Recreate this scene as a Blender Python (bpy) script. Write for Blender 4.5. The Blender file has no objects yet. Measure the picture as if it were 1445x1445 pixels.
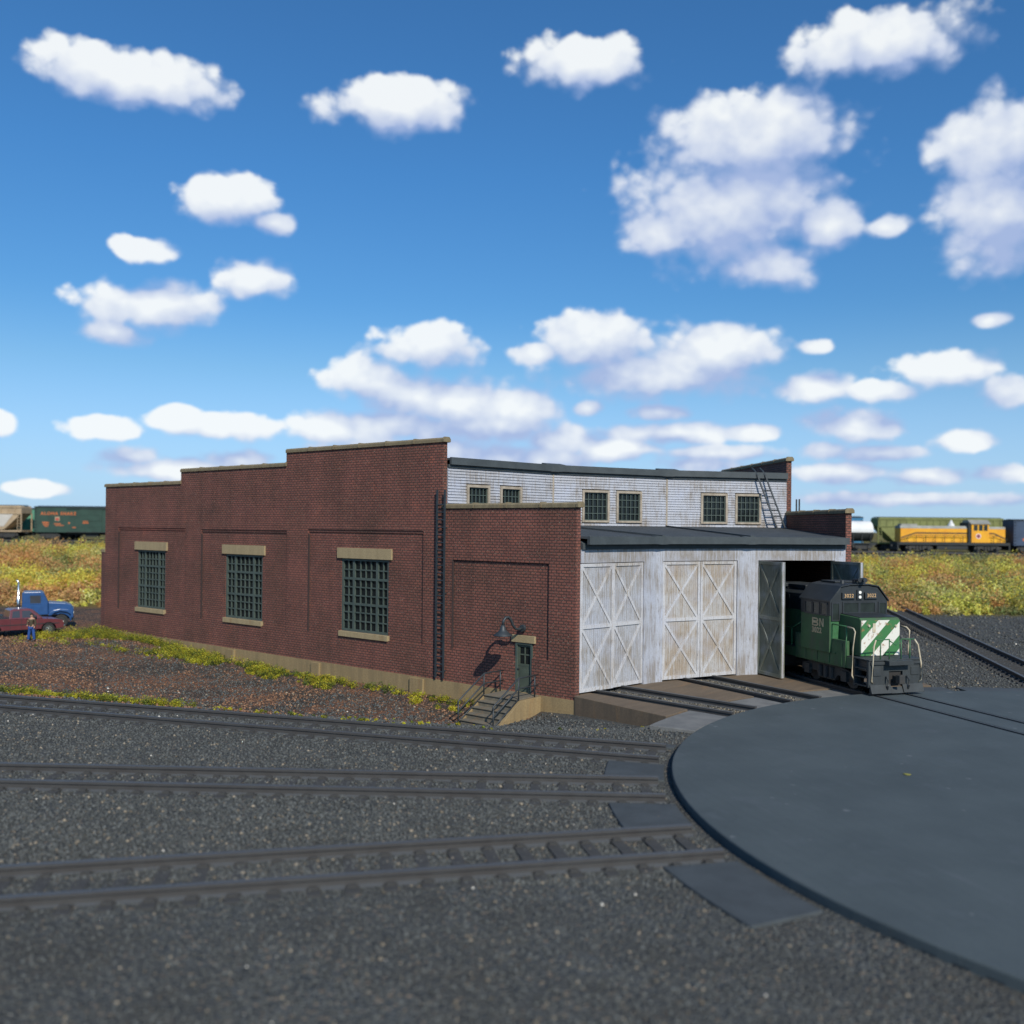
import bpy, bmesh, math, random
import numpy as np
from mathutils import Matrix, Vector
R = math.radians
random.seed(7); rng = np.random.default_rng(7)
sc = bpy.context.scene
COL = sc.collection

# ------------------------------------------------------------------ camera frame
F, YH, ROLL = 1325.18, 744.77, 0.0097504
CX, CY, HC, YAW = -2.49699, 32.39360, 7.28, -0.88161647
cy_, sy_ = math.cos(YAW), math.sin(YAW)
def atz(x, y, z):
    dx, dy = x-722.5, y-YH
    u = dx*math.cos(ROLL)+dy*math.sin(ROLL); v = -dx*math.sin(ROLL)+dy*math.cos(ROLL)
    f = (z-HC)/(-v/F); r = u/F*f
    return Vector((CX+f*cy_+r*sy_, CY+f*sy_-r*cy_, z))
def fr(f, r, z=0.0):                      # ground frame: metres ahead of / to the right of the viewpoint
    return Vector((CX+f*cy_+r*sy_, CY+f*sy_-r*cy_, z))
RIGHT_ANG = math.atan2(-cy_, sy_)

# ------------------------------------------------------------------ material helpers
def new_mat(name):
    m = bpy.data.materials.new(name); m.use_nodes = True
    nt = m.node_tree; b = nt.nodes['Principled BSDF']
    return m, nt, b
def N(nt, typ, **kw):
    n = nt.nodes.new(typ)
    for k, v in kw.items():
        if k.startswith('i_'):
            key = k[2:]
            n.inputs[int(key) if key.isdigit() else key.replace('_', ' ')].default_value = v
        else: setattr(n, k, v)
    return n
def L(nt, a, b): nt.links.new(a, b)
def rgba(c): return (c[0], c[1], c[2], 1)
def mix(nt, fac, a, b, mode='MIX'):
    n = nt.nodes.new('ShaderNodeMix'); n.data_type = 'RGBA'; n.blend_type = mode
    for sock, v in ((n.inputs[0], fac), (n.inputs[6], a), (n.inputs[7], b)):
        if hasattr(v, 'is_output') or isinstance(v, bpy.types.NodeSocket): nt.links.new(v, sock)
        elif isinstance(v, (int, float)): sock.default_value = v
        else: sock.default_value = rgba(v)
    return n.outputs[2]
def ramp(nt, src, p0, p1, c0=(0,0,0), c1=(1,1,1)):
    n = nt.nodes.new('ShaderNodeValToRGB')
    n.color_ramp.elements[0].position = p0; n.color_ramp.elements[1].position = p1
    n.color_ramp.elements[0].color = rgba(c0); n.color_ramp.elements[1].color = rgba(c1)
    nt.links.new(src, n.inputs[0]); return n.outputs[0]
def coords(nt, kind='Object', scale=(1,1,1)):
    t = nt.nodes.new('ShaderNodeTexCoord'); m = nt.nodes.new('ShaderNodeMapping')
    m.inputs['Scale'].default_value = scale
    nt.links.new(t.outputs[kind], m.inputs['Vector']); return m.outputs[0]
def noise(nt, vec, scale, detail=4, rough=.6):
    n = nt.nodes.new('ShaderNodeTexNoise'); n.inputs['Scale'].default_value = scale
    n.inputs['Detail'].default_value = detail; n.inputs['Roughness'].default_value = rough
    nt.links.new(vec, n.inputs['Vector']); return n.outputs['Fac']
def bump(nt, b, h, strength=.5, dist=.02):
    n = nt.nodes.new('ShaderNodeBump'); n.inputs['Strength'].default_value = strength
    n.inputs['Distance'].default_value = dist
    nt.links.new(h, n.inputs['Height']); nt.links.new(n.outputs[0], b.inputs['Normal'])

def plain(name, c, c2=None, rough=.7, metal=0, scale=3, lo=.35, hi=.65, bmp=0, detail=5, stretch=(1,1,1)):
    """a painted / weathered surface: two close tones in noise patches plus fine grime"""
    m, nt, b = new_mat(name)
    v = coords(nt, 'Object', stretch)
    c2 = c2 or tuple(x*.7 for x in c)
    f = ramp(nt, noise(nt, v, scale, detail), lo, hi)
    col = mix(nt, f, c, c2)
    f2 = ramp(nt, noise(nt, v, scale*9, 3), .3, .75)
    g = nt.nodes.new('ShaderNodeMath'); g.operation = 'MULTIPLY'; g.inputs[1].default_value = .3
    L(nt, f2, g.inputs[0])
    col = mix(nt, g.outputs[0], col, tuple(x*.55 for x in c))
    L(nt, col, b.inputs['Base Color'])
    b.inputs['Roughness'].default_value = rough; b.inputs['Metallic'].default_value = metal
    if bmp: bump(nt, b, noise(nt, v, scale*14, 3), bmp, .02)
    return m

def mat_brick(name, side=False):
    m, nt, b = new_mat(name)
    v = coords(nt, 'UV')
    br = N(nt, 'ShaderNodeTexBrick', offset=.5)
    br.inputs['Scale'].default_value = 1; br.inputs['Brick Width'].default_value = .27
    br.inputs['Row Height'].default_value = .128; br.inputs['Mortar Size'].default_value = .026
    br.inputs['Mortar Smooth'].default_value = .25; br.inputs['Bias'].default_value = -.1
    br.inputs['Color1'].default_value = (.285, .100, .068, 1)
    br.inputs['Color2'].default_value = (.210, .074, .055, 1)
    br.inputs['Mortar'].default_value = (.092, .046, .036, 1)
    L(nt, v, br.inputs['Vector'])
    big = ramp(nt, noise(nt, v, .35, 4), .38, .66)
    col = mix(nt, big, br.outputs['Color'], (.66, .74, .70), 'MULTIPLY')
    mps = N(nt, 'ShaderNodeMapping'); mps.inputs['Scale'].default_value = (1.3, .09, 1); L(nt, v, mps.inputs[0])
    col = mix(nt, ramp(nt, noise(nt, mps.outputs[0], 1.0, 5, .65), .46, .68), col, (.76, .78, .78), 'MULTIPLY')
    col = mix(nt, ramp(nt, noise(nt, v, .8, 3), .62, .66), col, (1.18, 1.10, 1.04), 'MULTIPLY')
    speck = ramp(nt, noise(nt, v, 9, 2, .7), .70, .80)
    col = mix(nt, speck, col, (.27, .15, .10))
    s2 = ramp(nt, noise(nt, v, 5, 2, .7), .66, .76)
    col = mix(nt, s2, col, (.05, .028, .026))
    # pale mortar bloom where a few joints were re-pointed
    j = N(nt, 'ShaderNodeMath', operation='MULTIPLY'); L(nt, br.outputs['Fac'], j.inputs[0])
    L(nt, ramp(nt, noise(nt, v, 14, 1), .60, .74), j.inputs[1])
    col = mix(nt, j.outputs[0], col, (.30, .23, .17))
    L(nt, col, b.inputs['Base Color']); b.inputs['Roughness'].default_value = .85
    inv = N(nt, 'ShaderNodeMath', operation='SUBTRACT'); inv.inputs[0].default_value = 1
    L(nt, br.outputs['Fac'], inv.inputs[1])
    bump(nt, b, inv.outputs[0], 1.0, .05)
    return m

def mat_paint_wood(name, white=(.60,.62,.66), tan=(.34,.27,.20), amount=.5, plank=.0, dark=(.12,.105,.09)):
    """white paint worn down to bare boards, streaked along the grain"""
    m, nt, b = new_mat(name)
    v = coords(nt, 'UV')
    mp = N(nt, 'ShaderNodeMapping'); mp.inputs['Scale'].default_value = (9, .7, 1); L(nt, v, mp.inputs[0])
    big = noise(nt, v, .45, 3)
    st = noise(nt, mp.outputs[0], 1.0, 6, .7)
    a = N(nt, 'ShaderNodeMath', operation='ADD'); L(nt, big, a.inputs[0]); L(nt, st, a.inputs[1])
    h = N(nt, 'ShaderNodeMath', operation='MULTIPLY'); h.inputs[1].default_value = .5; L(nt, a.outputs[0], h.inputs[0])
    f = ramp(nt, h.outputs[0], .62-amount*.28, .74-amount*.28)
    col = mix(nt, f, white, tan)
    blue = ramp(nt, noise(nt, v, .8, 2), .5, .75)
    bl = N(nt, 'ShaderNodeMath', operation='MULTIPLY'); bl.inputs[1].default_value = .35; L(nt, blue, bl.inputs[0])
    col = mix(nt, bl.outputs[0], col, (.47, .52, .66))
    mp2 = N(nt, 'ShaderNodeMapping'); mp2.inputs['Scale'].default_value = (16, 1.6, 1); L(nt, v, mp2.inputs[0])
    d = ramp(nt, noise(nt, mp2.outputs[0], 1.5, 4, .75), .57, .68)
    col = mix(nt, d, col, dark)
    gr = ramp(nt, noise(nt, v, 26, 3, .8), .35, .7, (.70,.68,.64), (1.12,1.12,1.14))
    col = mix(nt, 1.0, col, gr, 'MULTIPLY')
    L(nt, col, b.inputs['Base Color']); b.inputs['Roughness'].default_value = .75
    if plank:
        w = N(nt, 'ShaderNodeTexWave', wave_profile='SAW', bands_direction='X'); w.inputs['Scale'].default_value = plank
        L(nt, v, w.inputs['Vector'])
        ad = N(nt, 'ShaderNodeMath', operation='ADD'); L(nt, ramp(nt, w.outputs['Fac'], .0, .14), ad.inputs[0]); L(nt, st, ad.inputs[1])
        bump(nt, b, ad.outputs[0], .6, .03)
    else: bump(nt, b, st, .4, .02)
    return m

def mat_concrete(name, c=(.34,.245,.12), c2=(.225,.165,.085)):
    m, nt, b = new_mat(name)
    v = coords(nt, 'UV')
    mp = N(nt, 'ShaderNodeMapping'); mp.inputs['Scale'].default_value = (2.2, .35, 1); L(nt, v, mp.inputs[0])
    f = ramp(nt, noise(nt, mp.outputs[0], 1.2, 5), .35, .68)
    col = mix(nt, f, c, c2)
    rust = ramp(nt, noise(nt, mp.outputs[0], .7, 3), .58, .7)
    rm = N(nt, 'ShaderNodeMath', operation='MULTIPLY'); rm.inputs[1].default_value = .55; L(nt, rust, rm.inputs[0])
    col = mix(nt, rm.outputs[0], col, (.26, .14, .055))
    sp = ramp(nt, noise(nt, v, 12, 3, .7), .4, .8)
    col = mix(nt, sp, col, tuple(x*.6 for x in c))
    L(nt, col, b.inputs['Base Color']); b.inputs['Roughness'].default_value = .9
    bump(nt, b, noise(nt, v, 20, 3), .3, .02)
    return m

def mat_attr(name, rough=.85, spec=.2, trans=0.0):
    m, nt, b = new_mat(name)
    a = N(nt, 'ShaderNodeAttribute', attribute_name='Col')
    L(nt, a.outputs['Color'], b.inputs['Base Color'])
    b.inputs['Roughness'].default_value = rough; b.inputs['Specular IOR Level'].default_value = spec
    if trans:
        t = N(nt, 'ShaderNodeBsdfTranslucent'); L(nt, a.outputs['Color'], t.inputs['Color'])
        ms = N(nt, 'ShaderNodeMixShader'); ms.inputs[0].default_value = trans
        L(nt, b.outputs[0], ms.inputs[1]); L(nt, t.outputs[0], ms.inputs[2])
        L(nt, ms.outputs[0], nt.nodes['Material Output'].inputs['Surface'])
    return m

def mat_stripes(name, c1, c2, ang, width, rough=.55, rust=None, off=0.0):
    """painted safety stripes, crossing the object's local y/z plane at an angle"""
    m, nt, b = new_mat(name)
    v = coords(nt, 'Object')
    sx = N(nt, 'ShaderNodeSeparateXYZ'); L(nt, v, sx.inputs[0])
    m1 = N(nt, 'ShaderNodeMath', operation='MULTIPLY'); m1.inputs[1].default_value = math.cos(ang)/width; L(nt, sx.outputs['Y'], m1.inputs[0])
    m2 = N(nt, 'ShaderNodeMath', operation='MULTIPLY_ADD'); m2.inputs[1].default_value = math.sin(ang)/width; L(nt, sx.outputs['Z'], m2.inputs[0]); L(nt, m1.outputs[0], m2.inputs[2])
    ao = N(nt, 'ShaderNodeMath', operation='ADD'); ao.inputs[1].default_value = off; L(nt, m2.outputs[0], ao.inputs[0])
    fr_ = N(nt, 'ShaderNodeMath', operation='FRACT'); L(nt, ao.outputs[0], fr_.inputs[0])
    st = N(nt, 'ShaderNodeMath', operation='GREATER_THAN'); st.inputs[1].default_value = .5; L(nt, fr_.outputs[0], st.inputs[0])
    col = mix(nt, st.outputs[0], c1, c2)
    if rust:
        col = mix(nt, ramp(nt, noise(nt, v, 3.5, 5, .7), .56, .66), col, rust)
    L(nt, col, b.inputs['Base Color']); b.inputs['Roughness'].default_value = rough
    return m

M = {}
M['brick'] = mat_brick('brick')
M['concrete'] = mat_concrete('concrete')
M['coping'] = mat_concrete('coping', (.25,.20,.115), (.155,.125,.075))
M['leaf_inside_shade'] = mat_paint_wood('leaf_inside_shade', (.16,.175,.135), (.12,.13,.10), amount=.6, plank=2.4, dark=(.07,.075,.06))  # greenish inner paint, with the open leaves' shade darkened into the colour
M['stone'] = mat_concrete('stone', (.40,.31,.17), (.30,.23,.125))
M['stair'] = mat_concrete('stair', (.19,.165,.12), (.12,.11,.085))
M['apron'] = mat_concrete('apron', (.165,.120,.078), (.105,.080,.055))
M['pad_dark'] = plain('pad_dark', (.062,.073,.078), (.045,.053,.056), .8, scale=1.3, bmp=.2)
M['pad_pale'] = plain('pad_pale', (.19,.19,.18), (.13,.133,.13), .85, scale=1.5, bmp=.3)
M['white_wall'] = mat_paint_wood('white_wall', (.46,.485,.55), (.29,.265,.24), amount=.56)
M['door_wood'] = mat_paint_wood('door_wood', (.49,.485,.48), (.37,.305,.235), amount=.66, plank=2.4)
M['door_wood_grey'] = mat_paint_wood('door_wood_grey', (.46,.475,.51), (.32,.29,.255), amount=.60, plank=2.4)
M['door_brace'] = mat_paint_wood('door_brace', (.56,.565,.585), (.38,.33,.27), amount=.50)
M['clap'] = mat_paint_wood('clap', (.43,.45,.50), (.27,.24,.21), amount=.5)
M['trim'] = plain('trim', (.42,.36,.28), (.28,.23,.17), .8, scale=3)
M['roof'] = plain('roof', (.056,.066,.073), (.040,.048,.053), .85, scale=1.2, bmp=.25)
M['fascia'] = plain('fascia', (.064,.077,.081), (.046,.056,.060), .7, scale=1.5)
M['green_sash'] = plain('green_sash', (.080,.105,.088), (.058,.080,.068), .55, scale=2)
M['dark_iron'] = plain('dark_iron', (.038,.048,.054), (.026,.033,.038), .5, scale=4)
M['door_green'] = plain('door_green', (.085,.105,.075), (.06,.075,.055), .6, scale=2.5)
m_, nt_, b_ = new_mat('dark_glass'); b_.inputs['Base Color'].default_value = (.012,.016,.017,1); b_.inputs['Roughness'].default_value = .12
b_.inputs['Specular IOR Level'].default_value = .35
M['glass'] = m_
M['interior'] = plain('interior', (.035,.032,.03), (.025,.023,.022), .95)
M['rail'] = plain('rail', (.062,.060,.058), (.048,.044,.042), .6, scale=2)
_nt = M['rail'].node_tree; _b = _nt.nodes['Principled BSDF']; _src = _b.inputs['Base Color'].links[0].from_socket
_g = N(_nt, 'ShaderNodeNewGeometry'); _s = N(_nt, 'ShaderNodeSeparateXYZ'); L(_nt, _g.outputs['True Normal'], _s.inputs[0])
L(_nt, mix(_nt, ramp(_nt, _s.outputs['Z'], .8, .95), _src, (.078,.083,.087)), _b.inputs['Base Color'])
M['sleeper'] = plain('sleeper', (.058,.057,.054), (.040,.040,.039), .9, scale=4, bmp=.4)

# ------------------------------------------------------------------ mesh helpers
def box(bm, x0, x1, y0, y1, z0, z1, mx=None):
    vs = [bm.verts.new((x, y, z)) for x in (x0, x1) for y in (y0, y1) for z in (z0, z1)]
    if mx is not None:
        for v in vs: v.co = mx @ v.co
    for f in ((0,1,3,2), (4,6,7,5), (0,4,5,1), (2,3,7,6), (0,2,6,4), (1,5,7,3)):
        bm.faces.new([vs[i] for i in f])
def prism(bm, poly, a0, a1, fmap):
    """extrude polygon (u, v) from a0 to a1; fmap(u, v, a) -> point"""
    A = [bm.verts.new(fmap(u, v, a0)) for u, v in poly]; B = [bm.verts.new(fmap(u, v, a1)) for u, v in poly]
    n = len(poly)
    bm.faces.new(A); bm.faces.new(B[::-1])
    for i in range(n): bm.faces.new((A[i], B[i], B[(i+1) % n], A[(i+1) % n]))
XZ = lambda u, v, a: Vector((u, a, v))       # side profile, extruded across y
YZ = lambda u, v, a: Vector((a, u, v))       # end profile, extruded along x
XY = lambda u, v, a: Vector((u, v, a))       # plan, extruded up
def tube(bm, pts, r, n=8, cap=True):
    pts = [Vector(p) for p in pts]; rings = []
    rr = r if isinstance(r, (list, tuple)) else [r]*len(pts)
    up = Vector((0, 0, 1))
    for i, p in enumerate(pts):
        d = (pts[min(i+1, len(pts)-1)]-pts[max(i-1, 0)]).normalized()
        a = d.cross(up)
        if a.length < 1e-3: a = d.cross(Vector((1, 0, 0)))
        a.normalize(); b = d.cross(a)
        rings.append([bm.verts.new(p+rr[i]*(a*math.cos(2*math.pi*k/n)+b*math.sin(2*math.pi*k/n))) for k in range(n)])
    for i in range(len(rings)-1):
        for k in range(n): bm.faces.new((rings[i][k], rings[i][(k+1) % n], rings[i+1][(k+1) % n], rings[i+1][k]))
    if cap: bm.faces.new(rings[0][::-1]); bm.faces.new(rings[-1])
def cyl(bm, p0, p1, r0, r1=None, n=16):
    tube(bm, [p0, p1], [r0, r0 if r1 is None else r1], n)
def obj(name, bm, mat, parent=None, bevel=0, smooth=False, uv=True, local=False):
    """link bm as ONE mesh object. Under a parent, coordinates are the parent's own unless local=False and the parent is 'world-built'"""
    bmesh.ops.recalc_face_normals(bm, faces=bm.faces)
    if uv:
        lay = bm.loops.layers.uv.new('UVMap')
        for f in bm.faces:
            n = f.normal
            if abs(n.z) > .8:
                for l in f.loops: l[lay].uv = (l.vert.co.x, l.vert.co.y)
            else:
                t = Vector((-n.y, n.x, 0)).normalized()
                if t.x < -1e-4 or (abs(t.x) < 1e-4 and t.y < 0): t = -t
                for l in f.loops: l[lay].uv = (l.vert.co.dot(t)+40, l.vert.co.z+20)
    me = bpy.data.meshes.new(name); bm.to_mesh(me); bm.free()
    if mat is not None:
        for m in (mat if isinstance(mat, (list, tuple)) else [mat]): me.materials.append(m)
    if smooth:
        for p in me.polygons: p.use_smooth = True
    o = bpy.data.objects.new(name, me); COL.objects.link(o)
    if parent is not None:
        o.parent = parent
        off = parent.get('_off')
        if off is not None: o.matrix_parent_inverse = Matrix.Translation(-Vector(off))
    if bevel:
        b = o.modifiers.new('edge', 'BEVEL'); b.width = bevel; b.segments = 2; b.limit_method = 'ANGLE'; b.angle_limit = R(40)
    return o
def sub(name, bm, mat, part, **kw):
    """a child of a mesh part whose own vertices share the part's coordinates"""
    return obj(name, bm, mat, part, **kw)
def tag(o, label, cat, group=None, kind=None):
    o['label'] = label; o['category'] = cat
    if group: o['group'] = group
    if kind: o['kind'] = kind
    return o
def thing(name, label, cat, loc=(0,0,0), rotz=0, group=None, world=False):
    o = bpy.data.objects.new(name, None); COL.objects.link(o)
    o.location = loc; o.rotation_euler = (0, 0, rotz); o.empty_display_size = .3
    if world: o['_off'] = list(loc)
    return tag(o, label, cat, group)
def text_mesh(name, body, size, mat, parent, mx, extrude=.004, spacing=1.0, bold=0.0, align='CENTER'):
    cu = bpy.data.curves.new(name, 'FONT'); cu.body = body; cu.size = size; cu.extrude = extrude
    cu.align_x = align; cu.align_y = 'CENTER'; cu.space_character = spacing; cu.offset = bold
    to = bpy.data.objects.new(name, cu); COL.objects.link(to)
    dg = bpy.context.evaluated_depsgraph_get()
    me = bpy.data.meshes.new_from_object(to.evaluated_get(dg))
    bpy.data.objects.remove(to); bpy.data.curves.remove(cu)
    me.transform(mx); me.materials.clear(); me.materials.append(mat)
    o = bpy.data.objects.new(name, me); COL.objects.link(o)
    if parent is not None: o.parent = parent
    return o
def np_mesh(name, V, Fq, cols=None, mat=None, k=4):
    """mesh from numpy arrays: V (n,3), Fq (m,k) faces; cols (n,3) point colours"""
    me = bpy.data.meshes.new(name)
    me.vertices.add(len(V)); me.vertices.foreach_set('co', np.asarray(V, np.float32).ravel())
    m = len(Fq); me.loops.add(m*k); me.polygons.add(m)
    me.loops.foreach_set('vertex_index', np.asarray(Fq, np.int32).ravel())
    me.polygons.foreach_set('loop_start', np.arange(m, dtype=np.int32)*k)
    if cols is not None:
        a = me.color_attributes.new('Col', 'FLOAT_COLOR', 'POINT')
        a.data.foreach_set('color', np.c_[cols, np.ones(len(cols))].astype(np.float32).ravel())
    me.update(calc_edges=True); me.validate()
    if mat: me.materials.append(mat)
    o = bpy.data.objects.new(name, me); COL.objects.link(o); return o

def grid_wall(bm, org, u, n, xs, zs, fn, T, back=True, splay=None):
    """a wall as a relief: cell depth fn(x, z) below the face, None = open. Faces, reveals and (optionally) the back."""
    org, u, n = Vector(org), Vector(u), Vector(n); up = Vector((0, 0, 1))
    def P(x, z, d): return org+u*x+up*z-n*d
    cache = {}
    def vert(x, z, d):
        key = (round(x, 4), round(z, 4), round(d, 4))
        if key not in cache: cache[key] = bm.verts.new(P(*key))
        return cache[key]
    nx, nz = len(xs)-1, len(zs)-1
    D = [[fn((xs[i]+xs[i+1])/2, (zs[j]+zs[j+1])/2) for j in range(nz)] for i in range(nx)]
    def face(*v):
        try: bm.faces.new([vert(*p) for p in v])
        except ValueError: pass
    for i in range(nx):
        for j in range(nz):
            d = D[i][j]
            if d is None: continue
            x0, x1, z0, z1 = xs[i], xs[i+1], zs[j], zs[j+1]
            face((x0,z0,d), (x1,z0,d), (x1,z1,d), (x0,z1,d))
            if back: face((x0,z0,T), (x0,z1,T), (x1,z1,T), (x1,z0,T))
            for di, dj, e in ((-1,0,((x0,z0),(x0,z1))), (1,0,((x1,z0),(x1,z1))), (0,-1,((x0,z0),(x1,z0))), (0,1,((x0,z1),(x1,z1)))):
                a, c = i+di, j+dj
                o = D[a][c] if 0 <= a < nx and 0 <= c < nz else None
                o = T if o is None else o
                if o > d+1e-6: face((*e[0],d), (*e[1],d), (*e[1],o), (*e[0],o))
def arr(*v): return sorted(set(round(x, 4) for x in v))

# ------------------------------------------------------------------ engine house
A = 0.26298838
R0, R1, R2, R3, R4 = 20.654, 28.495, 40.539, 51.259, 60.792
D0, D1 = R0*math.cos(A/2), R1*math.cos(A/2)
ZA, ZT, ZM, ZL = 8.37, 11.53, 10.78, 10.03
house = thing('engine_house', 'brick railway engine house with stepped parapets and three pairs of weathered white doors', 'engine house', (40, -8, -1), world=True)

WIN = [(32.25, 35.85, 1.80, 5.60), (42.75, 46.40, 1.78, 5.56), (53.12, 56.55, 1.78, 5.58)]
BAYS = [(29.75, 38.56, 7.1), (40.43, 48.93, 7.0), (50.67, 59.02, 7.05)]
DOOR = (23.0, 23.95, 0.0, 2.2)
TW = .3
def topz(x): return ZA if x < R1 else ZT if x < R2 else ZM if x < R3 else ZL
def leftfn(x, z):
    if z > topz(x)-.20: return None
    for w in WIN:
        if w[0] < x < w[1] and w[2] < z < w[3]: return None
    if DOOR[0] < x < DOOR[1] and z < DOOR[3]: return None
    for a, b, t in BAYS:
        if a < x < b and 1.55 < z < t:
            return .05 if z > t-.14 else .10 if z > t-.28 else .075
    if 22.1 < x < 27.83 and 1.55 < z < 5.75: return .085
    return 0.0
xs = [R0, R1, R2, R3, R4, DOOR[0], DOOR[1], 22.1, 27.83]; zs = [0, ZA-.20, ZT-.20, ZM-.20, ZL-.20, DOOR[3], 1.55, 5.75]
for w in WIN: xs += w[:2]; zs += w[2:]
for b in BAYS: xs += [b[0], b[0]+.11, b[1]-.11, b[1]]; zs += [b[2], b[2]-.14, b[2]-.28]
bm = bmesh.new()
grid_wall(bm, (0,0,0), (1,0,0), (0,1,0), arr(*xs), arr(*zs), leftfn, TW)
lw = obj('brick_wall', bm, M['brick'], house); lw['label'] = 'long red brick side wall with stepped top'
# dark strips added over the sunlit reveals at each recessed bay's edges, like inked lines
M['dark_strip'] = plain('dark_strip', (.050,.030,.027), (.036,.024,.022), .9)
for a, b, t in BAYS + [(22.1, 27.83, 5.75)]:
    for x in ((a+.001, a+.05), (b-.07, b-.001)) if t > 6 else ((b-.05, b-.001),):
        bm = bmesh.new(); box(bm, x[0], x[1], -.074 if t > 6 else -.084, .003 if x[1] > b-.01 else -.02, 1.551, t-.281 if t > 6 else t-.001); obj('reveal_strip', bm, M['dark_strip'], house)
# copings: a run of stone lengths over each step
def coping(x0, x1, zt, u, n, name, over=.07, parent=house, back=TW, step=2.0, half=True):
    u, n = Vector(u), Vector(n); bm = bmesh.new()
    k = max(1, round((x1-x0)/step)); e = (x1-x0)/k
    for i in range(k):
        a, b = x0+i*e, x0+(i+1)*e
        poly = [(over, zt-.20), (over, zt-.06), (.0, zt+.02), (-back, zt+.02), (-back-over, zt-.06), (-back-over, zt-.20)]
        prism(bm, poly, a+.006, b-.006, lambda p, q, s: u*s+n*p+Vector((0,0,q)))
        # raised joint cover
        poly2 = [(over+.025, zt-.19), (over+.025, zt-.05), (.0, zt+.055), (-back, zt+.055), (-back-over-.02, zt-.05), (-back-over-.02, zt-.19)]
        prism(bm, poly2, a-.05, a+.06, lambda p, q, s: u*s+n*p+Vector((0,0,q)))
    return obj(name, bm, M['coping'], parent)
for a, b, z in ((R0-.08, R1-.01, ZA), (R1-.09, R2, ZT), (R2+.0, R3, ZM), (R3+.0, R4+.09, ZL)):
    coping(a, b, z, (1,0,0), (0,1,0), 'coping')
# foundation with buttress strips
bm = bmesh.new()
box(bm, R0, R4, -TW, .045, -2.0, -.002)
obj('foundation', bm, M['concrete'], house)
for x0, x1 in ((29.55, 30.45), (37.35, 38.05), (45.15, 46.0), (52.75, 53.1)):
    bm = bmesh.new(); box(bm, x0, x1, .046, .17, -2.0, -.06); obj('buttress', bm, M['concrete'], house, bevel=.015)
# side windows
def big_window(x0, x1, z0, z1):
    w = x1-x0; h = z1-z0
    yb, yf = -.22, -.135
    bm = bmesh.new()
    box(bm, x0+.0, x1-.0, yb-.03, yb-.02, z0, z1)
    pane = None
    fb = bmesh.new()
    t = .12
    # outer frame
    box(fb, x0, x0+t, yb, yf+.03, z0, z1); box(fb, x1-t, x1, yb, yf+.03, z0, z1)
    box(fb, x0+t, x1-t, yb, yf+.03, z1-t, z1); box(fb, x0+t, x1-t, yb, yf+.03, z0, z0+t)
    iw = w-2*t; X = lambda q: x0+t+iw*q
    ih = h-2*t; Z = lambda q: z0+t+ih*q
    g = [.0, .235, .765, 1.0]
    for q in g[1:3]: box(fb, X(q)-.075, X(q)+.075, yb, yf+.015, z0+t, z1-t)
    for q in (.37, .74):
        for i in range(3):
            box(fb, X(g[i])+(.075 if i else 0), X(g[i+1])-(.075 if i < 2 else 0), yb, yf+.01, Z(q)-.06, Z(q)+.06)
    # muntins
    for i, nn in ((0, 2), (1, 4), (2, 2)):
        a = X(g[i])+(.075 if i else 0); b = X(g[i+1])-(.075 if i < 2 else 0)
        for k in range(1, nn):
            xx = a+(b-a)*k/nn; box(fb, xx-.028, xx+.028, yb, yf-.01, z0+t, z1-t)
        for lo, hi, rows in ((0, .37, 3), (.37, .74, 3), (.74, 1, 2)):
            for k in range(1, rows):
                zz = Z(lo)+(Z(hi)-Z(lo))*k/rows; box(fb, a, b, yb, yf-.014, zz-.03, zz+.03)
    f = obj('window', fb, M['green_sash'], house)
    sub('pane', bm, M['glass'], f)
    lb = bmesh.new(); box(lb, x0-.27, x1+.27, -.12, .03, z1+.002, z1+.55); sub('lintel', lb, M['stone'], f, bevel=.012)
    sb = bmesh.new(); box(sb, x0-.1, x1+.05, -.13, .09, z0-.28, z0-.002); sub('sill', sb, M['stone'], f, bevel=.012)
    return f
for w in WIN: big_window(*w)
# people door
fb = bmesh.new()
x0, x1, z0, z1 = DOOR[0], DOOR[1], .0, DOOR[3]
box(fb, x0, x0+.09, -.2, -.02, z0, z1); box(fb, x1-.09, x1, -.2, -.02, z0, z1); box(fb, x0+.09, x1-.09, -.2, -.02, z1-.09, z1)
df = obj('entry_door', fb, M['green_sash'], house); df['label'] = 'small green entry door with a four-pane light'
lb = bmesh.new(); a, b = x0+.09, x1-.09
box(lb, a, b, -.16, -.12, z0, z0+1.15)
box(lb, a, a+.1, -.16, -.11, z0+1.15, z1-.09); box(lb, b-.1, b, -.16, -.11, z0+1.15, z1-.09)
box(lb, a+.1, b-.1, -.16, -.11, z1-.2, z1-.09); box(lb, a+.1, b-.1, -.16, -.11, z0+1.15, z0+1.25)
box(lb, (a+b)/2-.03, (a+b)/2+.03, -.16, -.115, z0+1.25, z1-.2); box(lb, a+.1, (a+b)/2-.03, -.16, -.117, 1.63, 1.69); box(lb, (a+b)/2+.03, b-.1, -.16, -.117, 1.63, 1.69)
box(lb, a+.12, b-.12, -.12, -.105, z0+.15, z0+1.0)
sub('door_leaf', lb, M['door_green'], df)
gb = bmesh.new(); box(gb, a+.1, b-.1, -.15, -.145, z0+1.25, z1-.2); sub('pane', gb, M['glass'], df)
kb = bmesh.new(); cyl(kb, (b-.06, -.11, 1.02), (b-.06, -.03, 1.02), .03, .035, 8); sub('handle', kb, M['dark_iron'], df)
lb = bmesh.new(); box(lb, x0-.16, x1+.2, -.1, .03, z1+.002, z1+.32); sub('lintel', lb, M['stone'], df, bevel=.01)

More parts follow.
